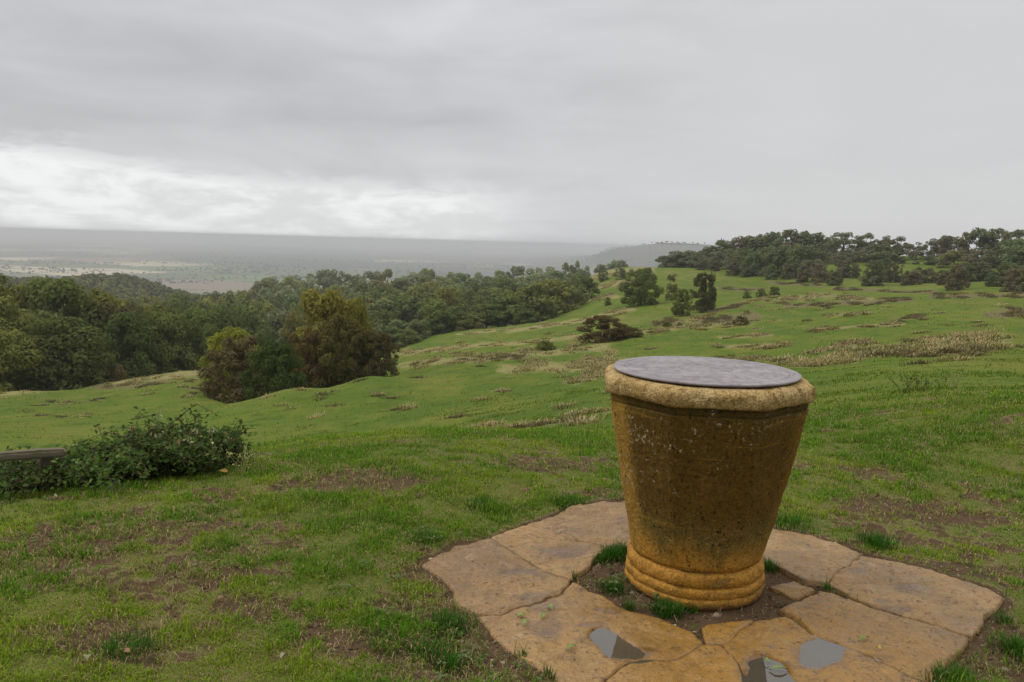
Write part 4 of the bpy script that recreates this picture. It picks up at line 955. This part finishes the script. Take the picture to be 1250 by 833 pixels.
# --- lone bushes on the open hillside
HB = 'lone bushes on the open hillside'
for a in [(781,329,50,'bush',DK,'large dark rounded bush at the foot of the straw slope',373),(787,327,26,'bush',BR,'brown bush top behind the large dark rounded bush',352),(819,335,18,'tip',BR,'slim brownish tree between the two dark bushes',366),
          (831,353,27,'bush',GR,'mid green bush touching the tall dark thorn tree',386),(858,334,32,'bush',(.045, .042, .018),'tall dark thorn tree right of the mid green bush',381),(868,333,12,'tip',GR,'thin leafy top beside the tall dark thorn tree',378),
          (736,386,58,'bush',(.055, .042, .018),'low dark brown bush on the near hillside, left of the pedestal',417),(765,399,40,'bush',(.05, .048, .018),'flat dark end of the low brown bush on the near hillside',413),
          (666,416,25,'bush',GR,'small green bush alone below the low brown bush',428),(815,393,12,'bush',DK,'tiny dark bush below the mid green bush',399),(830,394,9,'bush',DK,'tiny round bush right of another tiny dark bush',399),
          (904,386,18,'bush',BR,'little brown bush in the bracken patch',397),(929,353,12,'bush',DK,'small dark bush beside the pale path',363),(945,350,13,'bush',DK,'small dark bush at the top of the pale path',361),(912,356,10,'bush',DK,'small dark bush lowest of three by the pale path',364),
          (757,327,16,'bush',GY,'small grey-green tree on the straw brow',341),(737,330,14,'bush',GY,'small misty tree left on the straw brow',343),(771,329,9,'bush',GY,'tiny misty bush on the straw brow',336),(742,363,9,'bush',DK,'tiny bush left of the large dark rounded bush',373)]:
    px, yt, wd, kd, c, lab, yb = a
    tree(px, yt, wd, 'thorn' if kd == 'bush' and wd > 16 else kd, c, 'hawthorn_bush', lab, 'bush', HB, ybase=yb)
# --- wood on the hill to the right
RA, RB, RC, RD = (.060, .062, .030), (.052, .062, .026), (.064, .056, .034), (.080, .078, .028)
for c, nme in ((RA, 'brown-green'), (RB, 'dull green'), (RC, 'purple-brown'), (RD, 'ochre-green')): CN[c] = nme
def env(x, pts): return float(np.interp(x, [p[0] for p in pts], [p[1] for p in pts]))
TOPE = [(800,318),(822,307),(845,304),(862,306),(880,296),(900,289),(930,286),(962,281),(975,279),(995,283),(1008,292)]
def rr_at(x, yb):
    p = hit(x, yb); return math.hypot(p[0], p[1]) if p is not None else 260
PR = [RA, RB, RC, RA, RB]; GR_ = 'trees of the wood on the right-hand hill'
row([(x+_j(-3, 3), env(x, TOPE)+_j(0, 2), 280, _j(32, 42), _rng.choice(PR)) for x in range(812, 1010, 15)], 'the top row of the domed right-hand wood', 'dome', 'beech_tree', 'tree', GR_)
row([(x+_j(-3, 3), env(x, TOPE)*.62+330*.38+_j(-3, 2), rr_at(x, env(x, [(800,326),(850,327),(880,329),(920,336),(960,338),(1010,338)])), _j(26, 36), _rng.choice([RA, RB, RB, RC])) for x in range(806, 1012, 15)],
    'the lower row of the domed right-hand wood', 'dome', 'beech_tree', 'tree', GR_)
tree(882, 292, 8, 'tip', DK, 'conifer_tree', 'small dark spire-like tree poking above the domed wood', 'tree', GR_, r=275)
row([(1014,290,270,20,RA),(1031,284,265,36,RA),(1050,288,270,26,RB),(1066,285,265,34,RA),(1083,288,262,28,RC),(1098,289,268,26,RA),(1119,296,262,24,RC),(1136,295,260,20,RA),(1150,291,258,24,RC),(1162,288,255,30,RC),(1184,283,250,28,RA),(1202,279,252,30,RB),(1216,279,250,30,RA),(1232,283,246,30,RA),(1252,281,240,34,RA),(1280,280,238,38,RB)],
    'the skyline row of tall trees right of the dome', 'tall', 'beech_tree', 'tree', 'tall trees on the skyline of the right-hand hill')
row([(1022,310,250,28,RC),(1040,307,250,30,RA),(1058,305,248,30,RC),(1076,298,245,44,RB),(1098,308,245,32,RB),(1118,318,240,28,RC),(1135,312,240,30,RB),(1152,310,240,28,RC),(1166,306,232,34,RD),(1186,310,228,36,RC),(1204,305,228,34,RC),(1228,298,224,40,RB),(1252,292,215,60,RB)],
    'the half-height row right of the dome', 'dome', 'beech_tree', 'tree', 'half-height trees below the skyline of the right-hand hill')
UN = [(855,316,330,14,RC),(872,314,331,15,RC),(892,316,336,16,RC),(911,318,338,17,RB),(941,323,341,15,RB),(962,322,341,16,RA),(985,318,344,24,RC),(1000,322,345,20,RC),(1018,330,349,18,RC),(1032,318,339,30,RC),(1065,318,349,27,RA),(1091,320,345,22,RC),(1080,316,342,20,RB),(1112,331,348,22,RC),(1128,327,346,28,RC),(1150,330,345,18,RB),(1168,326,354,24,RC),(1156,332,347,20,RC),(1184,322,344,26,RB),(1196,320,344,26,RC),(1213,332,350,18,RB),(1240,328,356,30,RC),(1228,322,350,26,RB),(1262,322,358,34,RA)]
for i, (x, yt, yb, wd, c) in enumerate(sorted(UN)):
    tree(x, yt, wd, 'bush', c, 'hawthorn_bush', f'{CN[c]} thorn bush, {nth(i)} from left along the right-hand wood foot', 'bush', 'thorn bushes along the foot of the right-hand wood', ybase=yb)

# ---------------------------------------------------------------- far woods and hedgerows (each reads as one mass)
def mass(name, spots, leaves, leaf, pal, label, seed):
    """spots: (x, y, z, width, height); crowns built straight into one mesh"""
    rng = np.random.default_rng(seed); Vs, Ts = [], []; pal = np.array(pal)
    for (x, y, z_, wd, ht) in spots:
        nb = 7; C = rng.normal(0, 1, (nb, 3)); C /= np.linalg.norm(C, axis=1)[:, None]; C *= rng.uniform(.1, .3, (nb, 1)); C[:, 2] = np.abs(C[:, 2])*1.1
        b = rng.integers(0, nb, leaves); d = rng.normal(0, 1, (leaves, 3)); d /= np.linalg.norm(d, axis=1)[:, None]; d[:, 2] = np.where(d[:, 2] < -.3, -d[:, 2], d[:, 2])
        p = C[b]+d*rng.uniform(.14, .24, (leaves, 1))+np.array([0, 0, .48])
        nr = d+rng.normal(0, .4, (leaves, 3))+[0, 0, .2]; nr /= np.linalg.norm(nr, axis=1)[:, None]; a = np.cross(nr, rng.normal(0, 1, (leaves, 3))); a /= np.linalg.norm(a, axis=1)[:, None]; c = np.cross(nr, a)
        s = leaf*rng.uniform(.6, 1.3, (leaves, 1)); S = np.array([wd, wd, ht])
        Vs.append((np.stack([p-a*s, p-c*s*.7, p+a*s, p+c*s*.7], 1)*S+np.array([x, y, z_])).reshape(-1, 3))
        t = pal[rng.integers(0, len(pal))]*rng.uniform(.8, 1.2); Ts.append(np.repeat(t[None]*rng.uniform(.7, 1.3, (leaves, 1)), 4, 0))
    V = np.concatenate(Vs); tag(obj(name, mesh_from(name, V, np.arange(len(V)).reshape(-1, 4), dict(tint=np.concatenate(Ts))), M_WOODMASS), label, 'wood', kind='stuff')
rg = np.random.default_rng(77)
def scatter(n_, az0, az1, r0, r1, h0, h1, cond=None):
    az = np.radians(rg.uniform(az0, az1, n_)); r = np.sqrt(rg.uniform(r0*r0, r1*r1, n_)); x = r*np.sin(az); y = r*np.cos(az); zz = terrain(x, y)
    h = rg.uniform(h0, h1, n_); return [(a, b, c-.5, hh*rg.uniform(.8, 1.15), hh) for a, b, c, hh in zip(x, y, zz, h)]
mass('woodland', scatter(1500, -38, -17, 430, 900, 9, 13)+scatter(420, -21, -5, 400, 620, 8, 11)+scatter(300, -38, -22, 150, 430, 11, 15), 240, .085, [(.125, .14, .045), (.108, .125, .04), (.145, .148, .05), (.13, .12, .045)], 'wooded hill rising beyond the left wood', 5)
hs = []
for k in range(95):                                     # hedges and little woods between the fields
    a = rad(rg.uniform(-37, 14)); r = math.exp(rg.uniform(math.log(1900), math.log(5200))); cx, cyy = r*math.sin(a), r*math.cos(a)
    dr = rg.choice([rad(-12), rad(-12), rad(78)])+rg.normal(0, .12); L = rg.uniform(150, 520)
    for s in np.arange(0, L, rg.uniform(4, 9)):
        x = cx+math.cos(dr)*s+rg.normal(0, 2); y = cyy+math.sin(dr)*s+rg.normal(0, 2); h = rg.uniform(2.5, 4.5) if rg.uniform() < .88 else rg.uniform(7, 11)
        hs.append((x, y, h))
for k in range(60):
    a = rad(rg.uniform(-37, 16)); r = math.exp(rg.uniform(math.log(2600), math.log(9000))); cx, cyy = r*math.sin(a), r*math.cos(a); sz = r*.035
    for s in range(24): hs.append((cx+rg.normal(0, sz*1.4), cyy+rg.normal(0, sz*.6), rg.uniform(8, 14)))
hx = np.array([h[0] for h in hs]); hy = np.array([h[1] for h in hs]); hz = terrain(hx, hy)
mass('hedgerows', [(a, b, c-.6, h[2]*rg.uniform(.9, 1.5), h[2]) for a, b, c, h in zip(hx, hy, hz, hs)], 40, .20, [(.06, .072, .04), (.075, .08, .042)], 'hedges and copses dotted over the hazy plain', 6)

# ================================================================ bramble, rail, small plants
def leaf_cloud(P, N, size, rng, cols):
    """three-leaflet-like pointed leaves, folded on the midrib"""
    n_ = len(P); N = N/np.linalg.norm(N, axis=1)[:, None]; a = np.cross(N, rng.normal(size=(n_, 3))); a /= np.linalg.norm(a, axis=1)[:, None]; c = np.cross(N, a); s = size[:, None]
    V = np.stack([P-a*s, P-a*s*.1+c*s*.55+N*s*.18, P+a*s*1.05-N*s*.25, P-a*s*.1-c*s*.55+N*s*.18], 1).reshape(-1, 3)
    o = np.arange(n_)[:, None]*4; F3 = np.concatenate([o+np.array([[0, 2, 1]]), o+np.array([[0, 3, 2]])])
    return V, F3, np.repeat(cols, 4, 0)
def bramble():
    rng = np.random.default_rng(41)
    # crest of the bush along its length (image x -> height m), standing on a line in metres
    ctr = lambda px: P0(px, 578-.045*px)
    top = [(-60,.30),(0,.22),(40,.24),(70,.30),(100,.31),(130,.38),(165,.50),(185,.52),(205,.46),(225,.44),(250,.38),(272,.30),(285,.30),(297,.16)]
    P, N = [], []
    stems = []
    for i in range(560):
        px = rng.uniform(-60, 264); h = np.interp(px, [t[0] for t in top], [t[1] for t in top])*rng.uniform(.38, .72); c = ctr(px); dep = rng.uniform(-.06, .62); c = c+np.array([rng.normal(0, .03), dep]); h *= 1-.9*abs(dep-.25)**1.5
        d = rng.normal(0, .13, 2)*(1 if px < 190 else .45); wild = i % 9 == 0; h *= rng.uniform(1.25, 1.7) if wild else 1; d = np.clip(d, -.16, .16); z0 = float(terrain(c[0], c[1])[0])
        p0 = np.array([c[0], c[1], z0-.02]); p1 = p0+np.array([d[0]*.5, d[1]*.5, h*.75]); p2 = p0+np.array([d[0]*1.4, d[1]*1.4-.02, h]); p3 = p2+np.array([d[0]*.9, d[1]*.9-.03, -h*.22*rng.uniform(0, 1)])
        path = np.array([p0, p1, p2, p3]); stems.append(tube(path, [.004, .0035, .0026, .0012], 4, False))
        n_ = 20 if wild else int(46*max(h, .12)/.3)+14; t = rng.uniform(.10, 1, n_)*3; k = np.minimum(t.astype(int), 2); f = (t-k)[:, None]; q = path[k]*(1-f)+path[k+1]*f
        q = q+rng.normal(0, .028, (n_, 3)); P.append(q); N.append(np.column_stack([rng.normal(0, .55, n_), rng.normal(-.35, .5, n_), np.full(n_, .75)]))
    P = np.concatenate(P); N = np.concatenate(N); zt = terrain(P[:, 0], P[:, 1]); P[:, 2] = np.maximum(P[:, 2], zt+.008)
    n_ = len(P); cl = fbm(P[:, 0]*5, P[:, 1]*5+P[:, 2]*6, 3, 150)
    cols = np.array([.045, .074, .011])*(1-smooth(cl, .4, .65))[:, None]+np.array([.078, .130, .02])*smooth(cl, .4, .65)[:, None]; cols *= rng.uniform(.6, 1.5, (n_, 1))
    rd_ = rng.uniform(0, 1, n_); cols[rd_ < .025] = (.20, .14, .05); cols[(rd_ > .025) & (rd_ < .04)] = (.10, .035, .02)
    V, F3, tv = leaf_cloud(P, N, rng.uniform(.008, .025, n_), rng, cols)
    root = empty('bramble_bush', (*ctr(140), 0)); tag(root, 'low sprawling dark green bramble bush at the left brow', 'bush')
    off = np.array([*ctr(140), 0]); obj('leaves', mesh_from('bramble_leaves', V-off, None, dict(tint=tv), False, F3), M_FOLI, root)
    sv_, sf, st = join_geo(stems); m, n = mat('bramble_stem'); finish(n, (.06, .045, .025), .8)
    obj('stems', mesh_from('bramble_stems', sv_-off, sf, None, True, st), m, root)
bramble()
def mat_weathered():
    m, n = mat('weathered_wood'); p = objpos(n); g = n.noise(n.scale(p, (1.5, 22, 22)), 2.0, 5, .6); a = n.noise(p, 7, 4)
    c = n.mix(g, (.06, .048, .033), (.21, .175, .125)); c = n.mix(n.math('MULTIPLY', n.ramp(a, .5, .7), .5), c, (.10, .11, .05)); finish(n, c, .9, g, .6, .006, .1); return m
def rail():
    a, za = at_r(-90, 555, 5.95); b, zb = at_r(80, 545, 5.95); p0 = np.array([a[0], a[1], za-.045]); p1 = np.array([b[0], b[1], zb-.045]); L = np.linalg.norm(p1-p0)
    bm = bmesh.new(); bmesh.ops.create_cube(bm, size=1.0); bmesh.ops.scale(bm, vec=(L, .08, .055), verts=bm.verts)
    bmesh.ops.bevel(bm, geom=list(bm.edges), offset=.014, segments=2, affect='EDGES'); bmesh.ops.subdivide_edges(bm, edges=[e for e in bm.edges if e.calc_length() > .5], cuts=24)
    rng = np.random.default_rng(3)
    for v_ in bm.verts: v_.co.z += .006*math.sin(v_.co.x*7)+rng.normal(0, .0012); v_.co.y += .005*math.sin(v_.co.x*4.3+1)
    me = bpy.data.meshes.new('timber_rail'); bm.to_mesh(me); bm.free()
    o = empty('timber_barrier', (p0+p1)/2); d = p1-p0; o.rotation_euler = (0, -math.atan2(d[2], math.hypot(d[0], d[1])), math.atan2(d[1], d[0])); tag(o, 'weathered grey wooden rail half hidden behind the bramble', 'rail')
    obj('rail', me, mat_weathered(), o)
    for sx in (-.42, .36):
        bm = bmesh.new(); bmesh.ops.create_cube(bm, size=1.0); bmesh.ops.scale(bm, vec=(.08, .07, .42), verts=bm.verts); bmesh.ops.bevel(bm, geom=list(bm.edges), offset=.01, segments=1, affect='EDGES')
        bmesh.ops.translate(bm, verts=bm.verts, vec=(sx*L, .088, -.20)); me = bpy.data.meshes.new('post'); bm.to_mesh(me); bm.free(); obj('post', me, bpy.data.materials['weathered_wood'], o)
rail()

M_STALK = mat_vcol('stalks', .8, .15, .1)
def stalk_plant(p, h, n_, col_, seed, name, label, cat, group=None, head=True, spread=.35):
    rng = np.random.default_rng(seed); parts = []; T = []; Ps, Ns, Cs, Sz = [], [], [], []
    for i in range(n_):
        b = np.array([rng.normal(0, .03), rng.normal(0, .03), -.02]); t = b+np.array([rng.normal(0, spread*h*.5), rng.normal(0, spread*h*.5), h*rng.uniform(.65, 1.05)]); m = (b+t)/2+np.array([rng.normal(0, .02), rng.normal(0, .02), .05*h])
        parts.append(tube([b, m, t], [.0045*h/.4, .0035*h/.4, .002], 4, False))
        if head:
            k = 14; q = t+rng.normal(0, .018*h/.4, (k, 3)); Ps.append(q)
        k = 7; f = rng.uniform(.1, .8, k)[:, None]; Ps.append(b+(t-b)*f+rng.normal(0, .02, (k, 3)))
    sv_, sf, st = join_geo(parts); o = empty(name, p); tag(o, label, cat, group); me = mesh_from('stem', sv_, sf, dict(tint=np.tile(np.array(col_)*.8, (len(sv_), 1))), True, st); obj('stems', me, M_STALK, o)
    P = np.concatenate(Ps); V, F3, tv = leaf_cloud(P, rng.normal(0, 1, P.shape)+[0, 0, .4], rng.uniform(.008, .02, len(P))*h/.4, rng, np.array(col_)*rng.uniform(.7, 1.3, (len(P), 1))); obj('leaves', mesh_from('stalk_leaves', V, None, dict(tint=tv), False, F3), M_STALK, o)
def ph(px, py): q = P0(px, py); return (q[0], q[1], float(terrain(q[0], q[1])[0]))
stalk_plant(ph(232, 562), .38, 3, (.07, .06, .03), 1, 'dock_stalk', 'brown dock stalk standing tallest in the bramble', 'plant')
stalk_plant(ph(246, 562), .33, 4, (.45, .42, .24), 2, 'dry_stalk', 'pale dry seed stalks at the right of the bramble', 'plant', 'pale dry stalks by the bramble')
stalk_plant(ph(206, 560), .40, 3, (.30, .30, .16), 3, 'dry_stalk', 'pale thin stalks above the middle of the bramble', 'plant', 'pale dry stalks by the bramble')
stalk_plant(ph(300, 568), .20, 6, (.45, .42, .18), 4, 'dry_stalk', 'short pale stalks just past the right end of the bramble', 'plant', 'pale dry stalks by the bramble')
stalk_plant(ph(318, 565), .16, 6, (.34, .36, .12), 5, 'dry_stalk', 'short pale stalks on the grass right of the bramble', 'plant', 'pale dry stalks by the bramble')
stalk_plant(ph(24, 574), .30, 3, (.05, .05, .025), 6, 'dock_stalk', 'thin dark stalk in front of the wooden rail', 'plant')
for i, (px, py, hh, c, lab) in enumerate([(1106,480,.30,(.05,.045,.02),'brown thistle clump on the right-hand pasture'),(1116,477,.26,(.06,.05,.025),'second brown thistle right of the brown thistle clump'),(1126,478,.24,(.05,.06,.02),'greenish thistle beside the brown thistles'),(1164,474,.30,(.30,.30,.14),'pale thin stalk on the right-hand pasture'),(1145,475,.22,(.06,.08,.02),'low green thistle between the brown thistles and the pale stalk')]):
    q = hit(px, py); stalk_plant(tuple(q), hh*.8, 9, c, 20+i, 'thistle', lab, 'plant', 'thistles on the right-hand pasture', spread=.7)

# ---------------------------------------------------------------- fallen leaves, twigs, pebbles
def mat_plain(name, c1, c2, rough=.6):
    m, n = mat(name); p = objpos(n); finish(n, n.mix(n.noise(p, 60, 3), c1, c2), rough); return m
ML = {'yellow': mat_plain('yellow_leaf', (.35, .22, .04), (.50, .33, .07)), 'green': mat_plain('green_leaf', (.10, .17, .03), (.22, .28, .08)), 'brown': mat_plain('brown_leaf', (.16, .08, .03), (.26, .14, .06)), 'pale': mat_plain('pale_leaf', (.20, .165, .095), (.30, .25, .16))}
def leaf_mesh(L, wd, seed):
    rng = np.random.default_rng(seed); V = []; n_ = 7
    for i in range(n_+1):
        t = i/n_; wv = wd*math.sin(math.pi*min(t*.96+.02, 1))**.8; zc_ = .012*math.sin(t*3)+rng.normal(0, .0008)
        V += [(t*L-L/2, -wv, zc_+.004), (t*L-L/2, 0, zc_), (t*L-L/2, wv, zc_+.005)]
    F = []
    for i in range(n_): F += [(i*3, i*3+1, i*3+4, i*3+3), (i*3+1, i*3+2, i*3+5, i*3+4)]
    return mesh_from('fallen_leaf', np.array(V), np.array(F), None, True)
LEAVES = [(272,569,'yellow',.075,.026,'large yellow fallen leaf at the right foot of the bramble'),(102,575,'yellow',.05,.02,'yellow fallen leaf at the front of the bramble'),(142,583,'pale',.05,.014,'pale curled leaf on grass before the bramble'),(345,811,'pale',.045,.008,'pale curled leaf strip in the near grass'),(155,810,'brown',.03,.014,'small brown leaf in the near grass'),(107,815,'pale',.022,.013,'small pale leaf flake in the near left grass'),(270,740,'brown',.03,.01,'orange-brown leaf on bare soil patch'),
          (664,754,'green',.05,.008,'pale green leaf strip in the damp corner of the paving'),(672,744,'green',.04,.010,'green leaf crossing another in the damp paving'),(641,763,'green',.045,.011,'dark green leaf on the paving by the damp corner'),(636,752,'green',.035,.014,'dull leaf left on the big ochre flagstone'),(697,794,'green',.05,.008,'thin green leaf left of the narrow puddle'),(682,654,'pale',.035,.016,'pale yellowish leaf on the slab left of the pedestal'),(1054,786,'green',.06,.008,'green leaf blade on the rippled slab'),(1072,797,'yellow',.02,.010,'tiny yellow leaf on the rippled slab'),(950,822,'green',.07,.008,'green leaf lying across the leafy puddle'),(935,812,'green',.03,.006,'short leaf piece in the leafy puddle'),(66,595,'pale',.05,.008,'pale twig-like leaf on grass left of centre')]
for i, (px, py, c, L, wd, lab) in enumerate(LEAVES):
    q = P0(px, py); inside = slab_sdf(np.array([q[0]]), np.array([q[1]]))[0] < 0
    z_ = float(slab_top(np.array([q[0]]), np.array([q[1]]))[0])+.003 if inside else float(terrain(*q)[0])+.022
    if inside and py > 805: z_ = max(z_, WATER_Z+.004)
    o = obj('fallen_leaf', leaf_mesh(L, wd, i), ML[c]); o.location = (q[0], q[1], z_); o.rotation_euler = (_rng.uniform(-.15, .15), _rng.uniform(-.12, .12), _rng.uniform(0, 6.28)); tag(o, lab, 'leaf', 'fallen leaves')
def lawn_weeds():
    """flat rosettes of plantain and clover, and bits of dead straw lying on the turf"""
    rng = np.random.default_rng(61); P, N, S, C = [], [], [], []
    az = rng.uniform(-rad(38), rad(38), 1500); r = 2.4*(8/2.4)**rng.uniform(0, 1, 1500); x = r*np.sin(az); y = r*np.cos(az)
    k = (slab_sdf(x, y) > .02) & (fbm(x*1.3+4, y*1.3, 3, 160) > .5); x, y = x[k], y[k]; z0 = terrain(x, y)
    for a, b, c in zip(x, y, z0):
        n_ = rng.integers(4, 9); t = rng.uniform(0, 6.28, n_); rr = rng.uniform(.008, .03, n_); P.append(np.column_stack([a+rr*np.cos(t), b+rr*np.sin(t), np.full(n_, c)+rng.uniform(.006, .02, n_)])); N.append(np.column_stack([.35*np.cos(t), .35*np.sin(t), np.ones(n_)]))
        S.append(rng.uniform(.006, .015, n_)); C.append(np.array([(.085, .15, .03), (.12, .17, .05), (.07, .12, .02), (.16, .19, .08)])[rng.integers(0, 4)]*rng.uniform(.8, 1.2, (n_, 1)))
    P, N, S, C = (np.concatenate(q) for q in (P, N, S, C)); V, F3, tv = leaf_cloud(P, N, S, rng, C)
    tag(obj('lawn_weeds', mesh_from('lawn_weeds', V, None, dict(tint=tv), False, F3), M_BLADE), 'small flat weeds and clover dotted through the turf', 'weeds', kind='stuff')
lawn_weeds()
def litter():
    rng = np.random.default_rng(71); n_ = 16000; az = rng.uniform(-rad(38), rad(38), n_); r = 2.4*(9/2.4)**rng.uniform(0, 1, n_); x = r*np.sin(az); y = r*np.cos(az); b = bare_mask(x, y)
    k = (slab_sdf(x, y) > .01) & (rng.uniform(0, 1, n_) < .15+.85*smooth(b, .05, .4)) & (np.hypot(x-PED[0], y-PED[1]) > .36); x, y = x[k], y[k]; n_ = len(x)
    V, F, F3, tv = blades(np.column_stack([x, y, terrain(x, y)-.004]), rng.uniform(.02, .06, n_), rng.uniform(.0016, .0035, n_), rng.uniform(1.35, 1.75, n_), rng.uniform(0, 6.283, n_), np.array([(.40, .31, .17), (.28, .20, .10), (.18, .12, .06)])[rng.integers(0, 3, n_)]*rng.uniform(.7, 1.2, (n_, 1)))
    tag(obj('straw_litter', mesh_from('straw_litter', V, F, dict(tint=tv), False, F3), M_DRY), 'scraps of dead straw lying on the worn turf', 'litter', kind='stuff')
litter()
M_PEB = mat_plain('pebble_stone', (.25, .19, .12), (.42, .35, .26), .8)
def gravel():
    """crumbs of stone and clods on the worn soil"""
    rng = np.random.default_rng(51); N = 26000; az = rng.uniform(-rad(38), rad(38), N); r = 2.4*(8.5/2.4)**rng.uniform(0, 1, N); x = r*np.sin(az); y = r*np.cos(az)
    b = bare_mask(x, y); sd_ = slab_sdf(x, y); k = (b > .45) & (sd_ > .004) & (rng.uniform(0, 1, N) < .75) & (np.hypot(x-PED[0], y-PED[1]) > .345); x, y, sd_, r = x[k], y[k], sd_[k], r[k]; n_ = len(x)
    zz = terrain(x, y); fl = 1-smooth(sd_, .05, .5); zz = zz*(1-fl)+fl*(-.001)-.010
    s = rng.gamma(2.0, .0022, n_)+.0016; O = np.array([[1, 0, 0], [-1, 0, 0], [0, 1, 0], [0, -1, 0], [0, 0, 1], [0, 0, -1.0]]); T = np.array([[0, 2, 4], [2, 1, 4], [1, 3, 4], [3, 0, 4], [2, 0, 5], [1, 2, 5], [3, 1, 5], [0, 3, 5]])
    V = (O[None]*rng.uniform(.5, 1.3, (n_, 6, 1))*s[:, None, None]*np.array([1.2, 1, .7])+np.stack([x, y, zz], 1)[:, None]).reshape(-1, 3); F3 = (np.arange(n_)[:, None, None]*6+T[None]).reshape(-1, 3)
    c = np.where(rng.uniform(0, 1, (n_, 1)) < .22, np.array([[.30, .24, .165]]), np.array([[.075, .05, .032]]))*rng.uniform(.6, 1.3, (n_, 1))
    m = mat_vcol('soil_crumbs', .9, 0.0, .1); tag(obj('gravel', mesh_from('gravel', V, None, dict(tint=np.repeat(c, 6, 0)), False, F3), m), 'crumbs of soil and small stones on the worn bare patches', 'gravel', kind='stuff')
gravel()
print('objects', len(bpy.data.objects))
